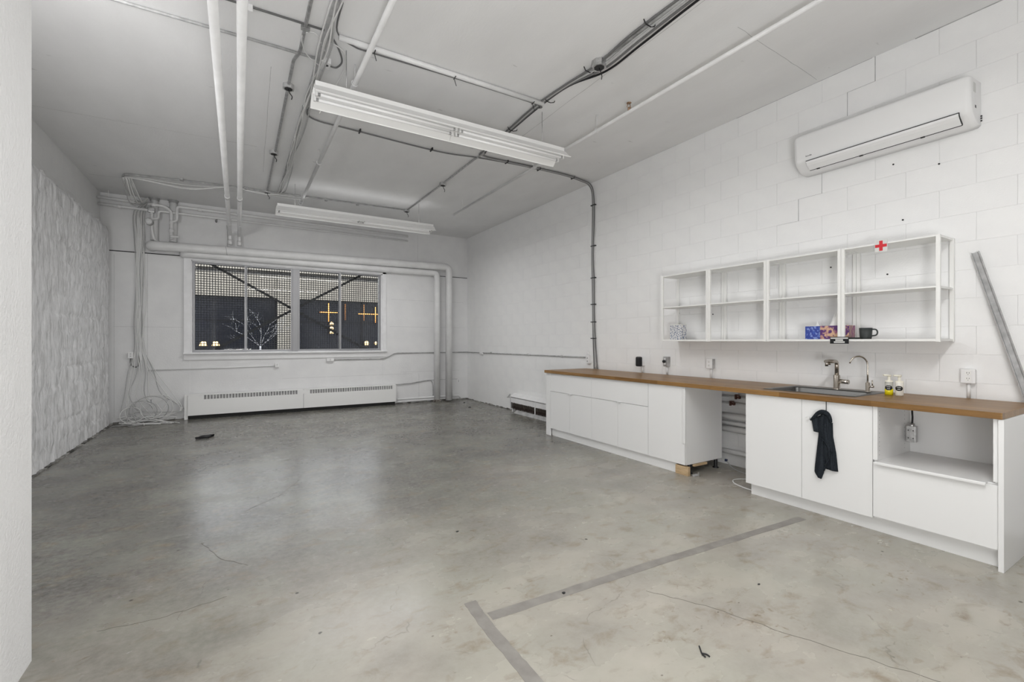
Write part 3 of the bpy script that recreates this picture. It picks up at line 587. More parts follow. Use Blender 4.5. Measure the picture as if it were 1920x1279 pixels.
obj('lead', MB().tube(smooth_path([(0.665, 4.10, CH-0.02), (0.72, 4.10, CH-0.015), (0.745, 4.0, CH-0.012), (0.70, 3.86, CH-0.012), (0.63, 3.72, CH-0.02)], 6), 0.007, 8), 'cablegrey', t)
t = thing('ceiling_pipe', (1.6, 3.67, CH-0.03), 'white painted pipe crossing the ceiling with dangling zip ties', 'pipe')
obj('pipe_run', MB().tube([(0.66, 3.668, CH-0.024), (2.56, 3.668, CH-0.024)], 0.022, 10), 'paint', t)
obj('cable', MB().tube(smooth_path([(0.62, 3.3, CH-0.01), (0.64, 3.62, CH-0.014), (0.78, 3.735, CH-0.014), (0.95, 3.72, CH-0.03), (1.6, 3.70, CH-0.03), (2.50, 3.70, CH-0.03), (2.56, 3.78, CH-0.02)], 6), 0.006, 6), 'cablegrey', t)
for x in (0.93, 1.62, 2.44): obj('tie', MB().tube([(x, 3.64, CH-0.048), (x+0.005, 3.70, CH-0.045)], 0.004, 5).tube([(x, 3.68, CH-0.045), (x+0.012, 3.66, CH-0.12)], 0.003, 5), 'black', t)
# bundle of cables toward the kitchen side
t = thing('cable_bundle', (2.58, 3.5, CH-0.04), 'dark cable bundle running along the middle of the ceiling with black ties', 'cable')
for k, (dx, mt) in enumerate(((-0.03, 'cablegrey'), (0.0, 'cablelight'), (0.025, 'cablegrey'), (0.045, 'black'))):
    sag = 0.012*k
    P = [(2.62+dx, 0.9, CH-0.012-sag), (2.61+dx, 1.9, CH-0.012-sag), (2.61+dx*1.5, 2.5, CH-0.012-sag), (2.61+dx*0.8+0.01*k, 2.9, CH-0.02-sag), (2.57+dx*0.5, 3.3, CH-0.014), (2.545+dx*0.6, 3.75, CH-0.012), (2.575+dx*0.5, 4.4, CH-0.012), (2.60+dx*0.4, 5.1, CH-0.012)]
    obj('cable', MB().tube(smooth_path(P, 7), 0.009, 7), mt, t)
obj('conduit', MB().tube([(2.60, 0.9, CH-0.013), (2.59, 2.84, CH-0.013)], 0.014, 8), 'greym', t)
for y in (2.35, 3.02, 3.6, 4.3, 4.75): obj('tie', MB().tube([(2.53, y, CH-0.002), (2.55, y, CH-0.03), (2.60, y, CH-0.034), (2.64, y, CH-0.02), (2.65, y, CH-0.002)], 0.004, 5), 'black', t)
t = octbox(2.595, 2.90, 'round galvanized ceiling box with loose wires on the dark cable bundle', 0.062, 0.055)
t = thing('conduit', (2.6, 6.5, ZC), 'steel conduit along the ceiling between two octagonal boxes, right of the strip light', 'conduit')
obj('conduit_run', MB().tube(elbow([(2.62, 5.02, ZC), (2.60, 5.28, ZC), (2.605, 6.3, ZC), (2.585, 7.94, ZC)], 0.05, 4), 0.013, 8), 'galv', t)
octbox(2.606, 6.33, 'octagonal grey ceiling box halfway along the right conduit'); octbox(2.582, 7.95, 'octagonal grey ceiling box at the far end of the right conduit')
t = thing('cable_bundle', (2.5, 5.2, CH-0.03), 'dark cables crossing the ceiling and dropping down the kitchen wall to the worktop', 'cable')
for k in range(3):
    d = 0.02*k
    P = [(0.60, 4.95, ZC), (0.62, 5.12, ZC), (0.75, 5.2-d*0.4, ZC), (1.02, 5.215-d*0.4, ZC), (2.1, 5.275-d, ZC), (2.62, 5.19-d, ZC)] if k == 0 else [(2.585+d, 5.0, ZC), (2.66+d, 5.15-d, ZC)]
    P += [(3.2, 5.13-d, ZC), (3.9, 5.12-d, ZC), (4.28, 5.17-d, ZC-0.004), (4.42, 5.17-d, CH-0.05), (4.478-0.004*k, 5.16-d, CH-0.17), (4.483, 5.155-d, CH-0.5), (4.483, 5.17-d+0.006*k, 2.6), (4.483, 5.16-d, 2.2), (4.484, 5.15-d+0.004*k, 1.7), (4.484, 5.14-d*1.2, 1.3), (4.484, 5.12-d*1.8, 0.912)]
    obj('cable', MB().tube(smooth_path(P, 6), 0.0085, 7), ('cablegrey', 'cablelight', 'cablegrey')[k], t)
for (x, y) in ((1.16, 5.22), (2.02, 5.27), (3.0, 5.13), (3.5, 5.12), (4.1, 5.14)): obj('tie', MB().box(x-0.006, y-0.045, CH-0.028, x+0.006, y+0.035, CH), 'black', t)
for z in (3.32, 2.72, 2.25, 1.86, 1.6, 1.36): obj('tie', MB().box(RW-0.03, 5.09, z-0.006, RW, 5.185, z+0.006), 'black', t)
t = thing('cable_bundle', (0.6, 8.05, CH-0.03), 'grey conduit and sagging white wires crossing the far ceiling in front of the window wall', 'cable')
P = [(-1.10, 9.28, 3.50), (-1.36, 8.6, CH-0.06), (-1.42, 8.32, CH-0.015), (-1.30, 8.22, ZC), (-0.3, 8.09, ZC), (0.38, 8.065, ZC), (1.6, 8.0, ZC), (2.57, 7.93, ZC)]
obj('conduit_run', MB().tube(elbow([(-1.40, 8.36, CH-0.03), (-1.36, 8.23, ZC), (-0.3, 8.09, ZC), (2.57, 7.935, ZC)], 0.08, 4), 0.012, 8), 'greym', t)
for k in range(5):
    rr = random.Random(20+k); s = rr.uniform(0.03, 0.10)
    obj('wire', MB().tube(smooth_path([(-1.38, 8.33, CH-0.03), (-1.1, 8.20, CH-0.03-s*0.5), (-0.6, 8.14, CH-0.03-s), (-0.1, 8.09, CH-0.025), (0.3, 8.07, CH-0.02-s*0.4), (0.8, 8.03, CH-0.02-s*0.6*(k % 2)), (1.0, 8.02, CH-0.015)], 6), 0.0045, 6), 'cablewhite', t)
for x in (-0.7, 0.1, 1.25, 1.75): obj('clip', MB().box(x-0.02, 8.02+0.03*(0.4-x), CH-0.03, x+0.02, 8.10+0.03*(0.4-x), CH, 0.003), 'greym', t)
# white wires down the back left corner to a tangle on the floor
wt_ = thing('wire_tangle', (-1.35, 9.40, 0), 'loose white wires hanging down the back left corner into a tangle on the floor', 'wires')
for k in range(11):
    rr = random.Random(40+k); xo = -1.43+0.013*k
    P = [(-1.40+0.01*k, 8.33, CH-0.03), (-1.36+0.012*k+rr.uniform(-0.06, 0.06), 8.75, CH-0.22-rr.uniform(0, 0.1)), (-1.22, 9.12, 3.56+rr.uniform(-0.05, 0.02)), (xo-0.005, 9.42, 3.40)]
    for z in (3.0, 2.5, 2.0, 1.6, 1.2): P.append((xo+rr.uniform(-0.02, 0.02), 9.46-0.002*k, z))
    fan = (k-3.5)*0.04
    P += [(xo+fan*0.6, 9.44, 0.8), (xo+fan*1.3+rr.uniform(-0.08, 0.08), 9.41, 0.45), (xo+fan*1.8+0.1+rr.uniform(-0.1, 0.1), 9.36, 0.16)]
    cx_, cy_ = -1.28+rr.uniform(-0.18, 0.25), 9.22+rr.uniform(-0.06, 0.03); R_ = rr.uniform(0.09, 0.19); tilt = rr.uniform(0.05, 0.5); a0 = rr.uniform(0, 6)
    for j in range(11):
        a = a0+j*0.75; P.append((cx_+R_*1.25*math.cos(a), min(9.45, cy_+0.12-0.02*j), (0.03+R_*1.15*(1+math.sin(a)) if k % 2 else 0.012+0.004*k+R_*tilt*(1+math.sin(a)))*(1 if j < 9 else 0.3)+0.006))
    ex = rr.uniform(0.1, 0.5)*(1 if k % 3 else -1); P.append((max(-1.66, cx_+ex), 9.10+rr.uniform(-0.1, 0.05), 0.010))
    obj('wire', MB().tube(smooth_path(P, 5), 0.0062, 6), 'cablewhite' if k % 3 else 'cablelight', wt_)
tag(obj('raceway', MB().box(-1.405, 9.452, 1.0, -1.335, 9.48, 3.40, 0.004), 'backwall'), 'painted vertical raceway behind the hanging wires in the back left corner', 'raceway')
# small corner boxes and raceways
def plate(name, x0, x1, z0, z1, dep, label, cat, face=BW, material='plastic', dots=True, mt='greym'):
    t = thing(name, ((x0+x1)/2, face-dep/2, z0), label, cat)
    obj('box', MB().box(x0, face-dep, z0, x1, face, z1, 0.004), material, t)
    if dots:
        for dz in (0.35, 0.68): obj('socket', MB().box((x0+x1)/2-0.008, face-dep-0.0015, z0+(z1-z0)*dz-0.006, (x0+x1)/2+0.008, face-dep+0.002, z0+(z1-z0)*dz+0.006), mt, t)
    return t
t = plate('wall_outlet', -1.515, -1.445, 1.04, 1.145, 0.04, 'small white wall box with a looped grey lead left of the corner wires', 'outlet')
obj('lead', MB().tube(smooth_path([(-1.48, 9.46, 1.04), (-1.48, 9.455, 0.95), (-1.43, 9.455, 0.90), (-1.38, 9.455, 0.95), (-1.375, 9.46, 1.3), (-1.375, 9.46, 1.9)], 6), 0.009, 8), 'cablegrey', t)
plate('wall_outlet', -1.25, -1.19, 0.29, 0.38, 0.03, 'white low wall jack with a dark hole behind the corner wires', 'outlet', mt='black')
t = plate('wall_outlet', 0.585, 0.65, 0.835, 0.915, 0.045, 'white outlet at the end of a thin raceway below the window, left', 'outlet')
obj('raceway', MB().tube([(-1.27, 9.468, 0.838), (0.59, 9.468, 0.862)], 0.010, 8), 'paint', t)
t = plate('wall_outlet', 1.475, 1.61, 0.925, 0.985, 0.045, 'horizontal grey outlet box under the window with a conduit to the right wall', 'outlet')
obj('conduit_run', MB().tube(elbow([(1.60, 9.462, 0.955), (2.60, 9.462, 0.955), (2.83, 9.462, 1.068), (4.47, 9.462, 1.066)], 0.06, 4), 0.010, 8), 'greym', t)
plate('wall_outlet', 4.24, 4.31, 0.37, 0.46, 0.02, 'small white jack on the back wall right of the vertical pipes', 'outlet', mt='black')
t = thing('low_pipe', (3.5, 9.42, 0.0), 'thin white pipe and wires low on the back wall between heater and corner', 'pipe')
obj('pipe_run', MB().tube(elbow([(2.86, 9.42, 0.10), (4.26, 9.42, 0.10), (4.30, 9.42, 0.03)], 0.03, 4), 0.016, 8), 'paint', t)
obj('pipe_run', MB().tube([(2.86, 9.40, 0.05), (4.2, 9.41, 0.045)], 0.014, 8), 'paint', t)
obj('wire', MB().tube(smooth_path([(2.80, 9.46, 0.405), (3.2, 9.46, 0.42), (3.5, 9.465, 0.455), (3.62, 9.465, 0.45), (3.66, 9.465, 0.35), (3.665, 9.46, 0.12)], 6), 0.009, 6), 'greym', t)
obj('wire', MB().tube(smooth_path([(3.2, 9.465, 0.425), (3.55, 9.468, 0.468), (4.25, 9.468, 0.462)], 5), 0.004, 6), 'greym', t)
# conduit on the right wall
t = thing('conduit', (4.47, 7, 1.05), 'thin grey conduit along the right wall to the outlet by the worktop', 'conduit')
obj('conduit_run', MB().tube([(4.486, 9.46, 1.066), (4.486, 5.30, 1.075)], 0.010, 8), 'greym', t)
obj('coupling_box', MB().box(4.455, 8.66, 1.035, 4.50, 8.78, 1.08, 0.005), 'plastic', t)
for y in (8.3, 6.9, 5.9): obj('clip', MB().box(4.478, y, 1.055, 4.50, y+0.03, 1.09), 'greym', t)

# ------------------------------------------------------------------ baseboard convector under the window
t = thing('convector', (1.03, 9.37, 0.0), 'long white baseboard convector heater with slotted top under the window', 'heater')
HX0, HX1, HZ0, HZ1, HY = -0.72, 2.80, 0.065, 0.415, 9.33
for xa, xb in ((HX0, 1.05), (1.055, HX1)):
    obj('cover', MB().box(xa, HY, HZ0, xb, HY+0.012, HZ1-0.085, 0.003).box(xa, HY, HZ1-0.015, xb, HY+0.13, HZ1, 0.003), 'enamel', t)
obj('end_panel', MB().box(HX0-0.05, HY+0.02, 0.0, HX0, HY+0.14, HZ1, 0.004), 'enamel', t); obj('end_panel', MB().box(HX1, HY+0.01, HZ0, HX1+0.012, HY+0.14, HZ1, 0.003), 'enamel', t)
obj('blank', MB().box(HX0, HY, HZ1-0.086, -0.50, HY+0.012, HZ1-0.015, 0.002), 'enamel', t); obj('blank', MB().box(0.955, HY, HZ1-0.086, 1.16, HY+0.012, HZ1-0.015, 0.002), 'enamel', t); obj('blank', MB().box(2.735, HY, HZ1-0.086, HX1, HY+0.012, HZ1-0.015, 0.002), 'enamel', t)
obj('shadow_box', MB().box(HX0, HY+0.035, HZ0, HX1, HY+0.13, HZ1-0.016), M['greym'], t)
obj('base_gap', MB().box(HX0, HY+0.05, 0.0, HX1, HY+0.14, HZ0), 'dark', t)
pm_ = None
for xa, xb, n in ((-0.50, 0.955, 32), (1.16, 2.735, 35)):
    for k in range(n+1):
        x = xa+(xb-xa)*k/n
        if pm_ is None:
            pm_ = obj('fin', MB().box(x-0.006, HY+0.001, HZ1-0.088, x+0.006, HY+0.034, HZ1-0.014), 'enamel', t); x00 = x
        else:
            f = pm_.copy(); C.objects.link(f); f.parent = t; f.location = (x-x00, 0, 0)
# open rusty radiator on the right wall
t = thing('radiator', (4.42, 6.4, 0), 'old rust-stained baseboard radiator low on the right wall behind the cabinets', 'radiator')
obj('back_plate', MB().box(4.475, 5.45, 0.07, 4.497, 7.45, 0.32), 'paint', t)
obj('hood', MB().prism([(4.385, 0.27), (4.50, 0.325), (4.50, 0.335), (4.38, 0.28)], 'Y', 5.45, 7.38), 'paint', t)
obj('end_plate', MB().prism([(4.40, 0.03), (4.497, 0.03), (4.497, 0.33), (4.40, 0.28)], 'Y', 7.38, 7.40), 'paint', t)
obj('end_wing', MB().prism([(7.40, 0.325), (7.52, 0.24), (7.40, 0.245)], 'X', 4.40, 4.41), M['greym'], t)
obj('front_plate', MB().box(4.395, 5.45, 0.17, 4.402, 7.36, 0.262), 'paint', t)
fm = None
for k in range(44):
    y = 5.5+k*0.042
    if fm is None: fm = obj('fin', MB().box(4.388, y, 0.062, 4.47, y+0.016, 0.172), 'rust', t)
    else:
        f = fm.copy(); C.objects.link(f); f.parent = t; f.location = (0, k*0.042+random.uniform(-0.006, 0.006), random.uniform(-0.008, 0.004))
obj('core_pipe', MB().tube([(4.44, 5.45, 0.12), (4.44, 7.36, 0.12)], 0.014, 8), 'rust', t)
obj('bracket', MB().box(4.385, 6.52, 0.05, 4.40, 6.545, 0.27), 'paint', t); obj('bracket', MB().box(4.40, 7.3, 0.0, 4.49, 7.33, 0.17), 'paint', t)
obj('fallen_cover', MB().prism([(4.33, 0.0), (4.40, 0.05), (4.405, 0.045), (4.335, -0.0)], 'Y', 5.6, 7.15), M['greym'], t)
obj('return_pipe', MB().tube([(4.42, 5.45, 0.035), (4.42, 7.2, 0.035)], 0.013, 8), 'rust', t)

# ------------------------------------------------------------------ strip lights
def fixture(x0, yc, label, lit=False, L=2.42, zb=3.20):
    t = thing('strip_light', (x0+L/2, yc, zb), label, 'light', 'ceiling strip lights'); x1 = x0+L; th = 0.003
    obj('housing', MB().box(x0+0.01, yc-0.06, zb+0.085, x1-0.01, yc+0.06, zb+0.13, 0.004), 'enamel', t)
    prof = [(-0.158, 0.006), (-0.150, 0.0), (-0.065, 0.088), (-0.018, 0.088), (0.0, 0.050), (0.018, 0.088), (0.065, 0.088), (0.150, 0.0), (0.158, 0.006)]
    for xa, xb in ((x0, x0+L/2-0.001), (x0+L/2+0.001, x1)):
        mb = MB(); n = len(prof)
        vs = [(xx, yc+u, zb+v) for xx in (xa, xb) for u, v in prof]+[(xx, yc+u, zb+v+th) for xx in (xa, xb) for u, v in prof]
        for s in (0, 2*n): mb.add(vs, [(s+i, s+i+1, s+n+i+1, s+n+i) for i in range(n-1)])
        mb.add(vs, [(i, i+1, 2*n+i+1, 2*n+i) for i in range(n-1)]+[(n+i, n+i+1, 3*n+i+1, 3*n+i) for i in range(n-1)]+[(0, n, 3*n, 2*n), (n-1, 2*n-1, 4*n-1, 3*n-1)])
        obj('reflector', mb, 'enamel', t)
    for xa, xb in ((x0+0.02, x0+L/2-0.02), (x0+L/2+0.02, x1-0.02)):
        for dy in (-0.045, 0.045):
            tb_ = obj('tube', MB().tube([(xa+0.02, yc+dy, zb+0.030), (xb-0.02, yc+dy, zb+0.030)], 0.0127, 10), 'tube_lit' if lit else 'tube_off', t)
            for xx in (xa, xb):
                obj('socket', MB().box(xx-0.009, yc+dy-0.013, zb+0.014, xx+0.009, yc+dy+0.013, zb+0.085, 0.003), 'greym' if lit else 'enamel', tb_)
                obj('cap', MB().tube([(xx+(0.009 if xx == xa else -0.009), yc+dy, zb+0.030), (xx+(0.028 if xx == xa else -0.028), yc+dy, zb+0.030)], 0.0130, 10), M['greym'], tb_)
    for xx in (x0+0.25, x1-0.25): obj('hanger', MB().tube([(xx, yc, zb+0.13), (xx, yc, CH)], 0.003, 5), 'galv', t)
    return t
fixture(0.50, 3.845, 'white double-tube strip light hung nearest, across the middle of the ceiling')
fixture(0.48, 7.50, 'white double-tube strip light hung farther back, in front of the window wall')
for lx, ly in LIT: fixture(lx, ly, 'bright lit strip light hung above the viewpoint, out of the frame', True)

# ------------------------------------------------------------------ air conditioner
def rounded(poly, r, n=4):
    out = []; P = [Vector((a, b)) for a, b in poly]; N = len(P)
    for i in range(N):
        a, b = P[i-1]-P[i], P[(i+1) % N]-P[i]; rr = min(r[i], a.length*0.45, b.length*0.45)
        if rr <= 0: out.append(tuple(P[i])); continue
        s0, s1 = P[i]+a.normalized()*rr, P[i]+b.normalized()*rr
        for k in range(n+1):
            t = k/n; q = (1-t)**2*s0+2*t*(1-t)*P[i]+t*t*s1; out.append((q.x, q.y))
    return out
AY0, AY1 = 1.055, 2.215
t = thing('air_conditioner', (4.38, (AY0+AY1)/2, 2.82), 'white split air conditioner mounted high on the kitchen wall', 'air conditioner')
prof = rounded([(4.497, 2.825), (4.40, 2.825), (4.290, 2.90), (4.278, 3.145), (4.497, 3.158)], [0.0, 0.04, 0.05, 0.03, 0.0], 5)
body = MB(); n = len(prof); rings = []
cxm, czm = 4.40, 2.99
for (yy, k) in ((AY0, 0.90), (AY0+0.012, 0.975), (AY0+0.035, 1.0), (AY1-0.035, 1.0), (AY1-0.012, 0.975), (AY1, 0.90)):
    rings.append([(4.497-(4.497-a)*(k if k < 1 else 1), yy, czm+(b-czm)*k) for a, b in prof])
vs = [v for r in rings for v in r]; fs = []
for i in range(len(rings)-1): fs += [(i*n+j, i*n+(j+1) % n, (i+1)*n+(j+1) % n, (i+1)*n+j) for j in range(n)]
body.add(vs, fs, True); body.add(rings[0], [tuple(range(n))]); body.add(rings[-1], [tuple(range(n-1, -1, -1))])
bo = obj('body', body, 'plastic', t)
# flap sits on the slanted lower front edge
fp = [(4.2862, 2.905), (4.2915, 2.884), (4.308, 2.868), (4.330, 2.853), (4.360, 2.834)]
def strip_y(prf, off, y0, y1, smooth=False):
    vs = []
    for i, (a, b) in enumerate(prf):
        p0 = Vector(prf[max(i-1, 0)]); p1 = Vector(prf[min(i+1, len(prf)-1)]); d = (p1-p0).normalized(); nn = Vector((-abs(d.y), -abs(d.x)))
        q = Vector((a, b)); o1 = q+nn*off; o0 = q-nn*0.012; vs += [(o0.x, y0, o0.y), (o1.x, y0, o1.y), (o1.x, y1, o1.y), (o0.x, y1, o0.y)]
    mb = MB(); k = len(prf)
    for i in range(k-1):
        for j in range(4): mb.add(vs[i*4:i*4+8], [(j, (j+1) % 4, 4+(j+1) % 4, 4+j)], smooth)
    mb.add(vs[:4], [(0, 1, 2, 3)]); mb.add(vs[-4:], [(3, 2, 1, 0)]); return mb
obj('outlet_gap', strip_y(fp, 0.004, 1.1145, 2.1095), 'dark', t)
obj('flap', strip_y([(4.2868, 2.899), (4.2915, 2.884), (4.308, 2.868), (4.330, 2.853), (4.352, 2.839)], 0.0075, 1.117, 2.107), 'plastic', t)
for y in (2.04, 1.72, 1.33): obj('hinge', MB().box(4.345, y-0.012, 2.826, 4.357, y+0.012, 2.833), 'dark', t)
M['print'] = mat('grey_print', (0.08, 0.08, 0.085), 0.5)
def text(body_, size, loc, rot, name, material, parent, ext=0.0004):
    cu = bpy.data.curves.new(name, 'FONT'); cu.body = body_; cu.size = size; cu.extrude = ext; cu.align_x = 'CENTER'; cu.align_y = 'CENTER'
    tmp = bpy.data.objects.new('tmp', cu); C.objects.link(tmp); bpy.context.view_layer.update()
    me = bpy.data.meshes.new_from_object(tmp.evaluated_get(bpy.context.evaluated_depsgraph_get())); bpy.data.objects.remove(tmp)
    me.materials.clear(); me.materials.append(M[material]); o = bpy.data.objects.new(name, me); C.objects.link(o); o.parent = parent
    o.location = Vector(loc)-Vector(WL[parent.name]); o.rotation_euler = rot; return o
FX = (math.pi/2, 0, -math.pi/2)      # text facing -X
text('Senville', 0.017, (4.2835, 2.087, 2.945), FX, 'lettering', 'print', t)
lb = obj('rating_label', MB().box(4.335, AY0-0.0008, 3.04, 4.385, AY0+0.002, 3.105), M['offwhite'], t)
obj('rating_label', MB().box(4.36, AY0-0.0008, 2.955, 4.395, AY0+0.002, 3.03), M['plastic'], t)
obj('print_mark', MB().box(4.37, AY0-0.0014, 2.937, 4.392, AY0+0.002, 2.955), 'print', t)
for z in (2.905, 2.89, 2.872): obj('pipe_stub', MB().tube([(4.489, AY0+0.006, z), (4.489, AY0-0.008, z)], 0.005, 8), 'black', t)

# ------------------------------------------------------------------ wall shelf units
SX0, SX1 = 4.205, 4.496; SZ = (1.318, 1.692, 2.052); SY = (1.190, 1.803, 2.416, 3.029, 3.642)
labs = ['white wall shelf unit at the right end, with the red cross sign and black cup', 'white metal wall shelf unit, second from right, holding the tissue boxes', 'empty white metal wall shelf unit, second from left', 'white metal wall shelf unit at the left end, holding a small speckled box']
for i in range(4):
    y0, y1 = SY[i]+0.001, SY[i+1]-0.001
    t = thing('shelf_unit', ((SX0+SX1)/2, (y0+y1)/2, SZ[0]), labs[i], 'shelf', 'wall shelf units over the worktop')
    for y in (y0, y1-0.024):
        obj('post', MB().box(SX0, y, SZ[0]-0.004, SX0+0.02, y+0.024, 2.070, 0.002), 'shelfw', t); obj('post', MB().box(SX1-0.026, y, SZ[0]-0.004, SX1, y+0.024, 2.070, 0.002), 'shelfw', t)
        for z in SZ: obj('side_rail', MB().box(SX0+0.02, y+0.004, z+0.002, SX1-0.02, y+0.02, z+0.016), 'shelfw', t)
    for z in SZ:
        obj('shelf', MB().box(SX0+0.003, y0+0.0245, z if z < 1.5 else z+0.006, SX1-0.005, y1-0.0245, z+0.017, 0.001), 'shelfw', t)
SH = SZ[0]+0.017
# things on the shelves
t = thing('tissue_box', (4.33, 2.055, SH), 'blue swirl-patterned tissue box on the wall shelf', 'tissue box')
def tuft(x, y, z, s, k):
    rr = random.Random(k); ph = rr.uniform(0, 6)
    def f(u, v):
        a = u*2*math.pi; r = s*(0.55-0.45*v)*(1+0.25*math.sin(3*a+ph)); return (x+r*0.7*math.cos(a)+0.2*s*v, y+r*1.3*math.sin(a)+0.25*s*v*math.sin(ph), z+s*1.5*v*(1+0.2*math.sin(2*a+ph)))
    return MB().grid(f, 18, 5)
obj('carton', MB().box(4.285, 1.995, SH, 4.395, 2.115, SH+0.113, 0.002), 'boxblue', t)
obj('tissue', tuft(4.34, 2.04, SH+0.112, 0.025, 1), 'paper', t)
t = thing('tissue_box', (4.32, 1.88, SH), 'purple and orange patterned tissue box with a white tissue pulled up', 'tissue box')
obj('carton', MB().box(4.275, 1.775, SH, 4.385, 1.990, SH+0.114, 0.002), 'boxpurple', t)
obj('tissue', tuft(4.325, 1.905, SH+0.112, 0.062, 2), 'paper', t)
t = thing('cup', (4.31, 1.668, SH), 'dark charcoal cup with a ring handle on the wall shelf', 'cup')
obj('bowl', MB().lathe([(0.001, 0.0), (0.037, 0.0), (0.040, 0.02), (0.044, 0.090), (0.041, 0.090), (0.037, 0.012), (0.001, 0.008)], (4.31, 1.672, SH), 28), 'mug', t)
obj('handle', MB().tube(smooth_path([(4.31, 1.630, SH+0.078), (4.31, 1.604, SH+0.075), (4.31, 1.594, SH+0.054), (4.31, 1.603, SH+0.032), (4.31, 1.634, SH+0.026)], 6), 0.0055, 8), 'mug', t)
t = thing('saucer', (4.262, 1.715, SH), 'dark charcoal saucer lying in front of the cup', 'saucer')
obj('dish', MB().lathe([(0.001, 0.0), (0.035, 0.0), (0.062, 0.011), (0.062, 0.014), (0.034, 0.005), (0.001, 0.004)], (4.277, 1.742, SH), 28), 'mug', t)
t = thing('patterned_box', (4.33, 3.5, SH), 'small speckled blue-grey carton on the left end of the wall shelf', 'box')
obj('carton', MB().box(4.29, 3.43, SH, 4.38, 3.585, SH+0.175, 0.002), 'boxspeck', t)
obj('lid_edge', MB().box(4.2895, 3.4295, SH+0.165, 4.3805, 3.5855, SH+0.1755, 0.001), 'offwhite', t)
t = thing('shelf_label', (4.20, 1.813, 1.298), 'black label with three white text strips stuck on the lower shelf edge', 'label')
obj('backing', MB().box(4.2015, 1.746, 1.298, 4.2045, 1.881, 1.354), 'black', t)
for (ya, yb, za, zb) in ((1.751, 1.876, 1.338, 1.348), (1.786, 1.841, 1.321, 1.333), (1.774, 1.852, 1.305, 1.317)): obj('text_strip', MB().box(4.2005, ya, za, 4.202, yb, zb), 'offwhite', t)
t = thing('first_aid_sign', (4.20, 1.531, 2.0), 'white card with a red cross fixed to the top shelf edge', 'sign')
obj('card', MB().box(4.200, 1.491, 2.000, 4.204, 1.571, 2.092), 'offwhite', t)
obj('cross', MB().box(4.1985, 1.520, 2.008, 4.2005, 1.542, 2.084).box(4.1983, 1.494, 2.035, 4.2007, 1.568, 2.057), 'red', t)

# ------------------------------------------------------------------ kitchen counter
FXN = 3.745      # front plane of doors
def carcass(t, y0, y1, z0=0.10, z1=0.871, back=4.33, top=True):
    obj('side_panel', MB().box(FXN+0.02, y0+0.0005, z0, back, y0+0.018, z1, 0.001), 'lacquer', t); obj('side_panel', MB().box(FXN+0.02, y1-0.018, z0, back, y1-0.0005, z1, 0.001), 'lacquer', t)
    obj('bottom_panel', MB().box(FXN+0.02, y0+0.018, z0, back-0.01, y1-0.018, z0+0.018), 'lacquer', t); obj('back_panel', MB().box(back-0.012, y0+0.018, z0, back, y1-0.018, z1), 'lacquer', t)
def tab(t, y, z, par):
    obj('handle', MB().prism([(FXN-0.018, z+0.001), (FXN, z-0.001), (FXN, z+0.003), (FXN-0.018, z+0.004)], 'Y', y-0.022, y+0.022), 'lacquer', par)
def drawer_base(y0, y1, lab):
    t = thing('base_cabinet', (4.04, (y0+y1)/2, 0), lab, 'cabinet', 'white base cabinets'); carcass(t, y0, y1); ym = (y0+y1)/2
    d = obj('drawer', MB().box(FXN, y0+0.0015, 0.621, FXN+0.019, y1-0.0015, 0.868, 0.001), 'lacquer', t); tab(t, ym-0.03, 0.619, d)
    for a, b_ in ((y0+0.0015, ym-0.0015), (ym+0.0015, y1-0.0015)):
        d = obj('door', MB().box(FXN, a, 0.104, FXN+0.019, b_, 0.617, 0.001), 'lacquer', t); tab(t, b_-0.03 if a < ym-0.1 else a+0.03, 0.613, d)
    for y in (y0+0.08, y1-0.08):
        for x in (3.86, 4.25): obj('leg', MB().lathe([(0.028, 0), (0.028, 0.006), (0.016, 0.012), (0.016, 0.10)], (x, y, 0), 10), 'black', t)
    return t
drawer_base(4.326, 5.190, 'white base cabinet, farthest left, with one wide drawer over two doors'); drawer_base(3.419, 4.326, 'white base cabinet second from the far end, drawer over two doors')
t = thing('filler_panel', (3.75, 5.24, 0), 'white floor-length filler panel closing the far end of the cabinets', 'panel')
obj('panel', MB().box(FXN, 5.192, 0.0, FXN+0.02, 5.293, 0.871, 0.001).box(FXN+0.02, 5.274, 0.0, 4.36, 5.293, 0.871, 0.001), 'lacquer', t)
t = thing('base_cabinet', (4.04, 3.185, 0), 'narrow white base cabinet with a tall front and long vertical pull beside the appliance gap', 'cabinet', 'white base cabinets'); carcass(t, 2.952, 3.417)
d = obj('door', MB().box(FXN, 2.954, 0.104, FXN+0.019, 3.4155, 0.868, 0.001), 'lacquer', t)
obj('handle', MB().box(FXN-0.010, 2.944, 0.313, FXN+0.006, 2.974, 0.854, 0.005), 'lacquer', d)
for y in (3.0, 3.35):
    for x in (3.86, 4.277): obj('leg', MB().lathe([(0.032, 0), (0.032, 0.006), (0.018, 0.014), (0.018, 0.10)], (x, y-0.012, 0), 12), 'black', t)
t = thing('base_cabinet', (4.04, 1.87, 0), 'white two-door sink cabinet with the black towel hanging on it', 'cabinet', 'white base cabinets'); carcass(t, 1.413, 2.329)
for a, b_, hy in ((1.4145, 1.8725, 1.822), (1.8755, 2.3275, 2.29)):
    d = obj('door', MB().box(FXN, a, 0.104, FXN+0.019, b_, 0.868, 0.001), 'lacquer', t)
    if hy < 2: obj('handle', MB().tube([(FXN, hy-0.005, 0.732), (FXN-0.028, hy-0.005, 0.732)], 0.009, 10), 'lacquer', d)
    else: tab(t, 1.91, 0.866, d)
for y in (1.5, 2.25):
    for x in (3.9, 4.25): obj('leg', MB().lathe([(0.028, 0), (0.028, 0.006), (0.016, 0.012), (0.016, 0.10)], (x, y, 0), 10), 'black', t)
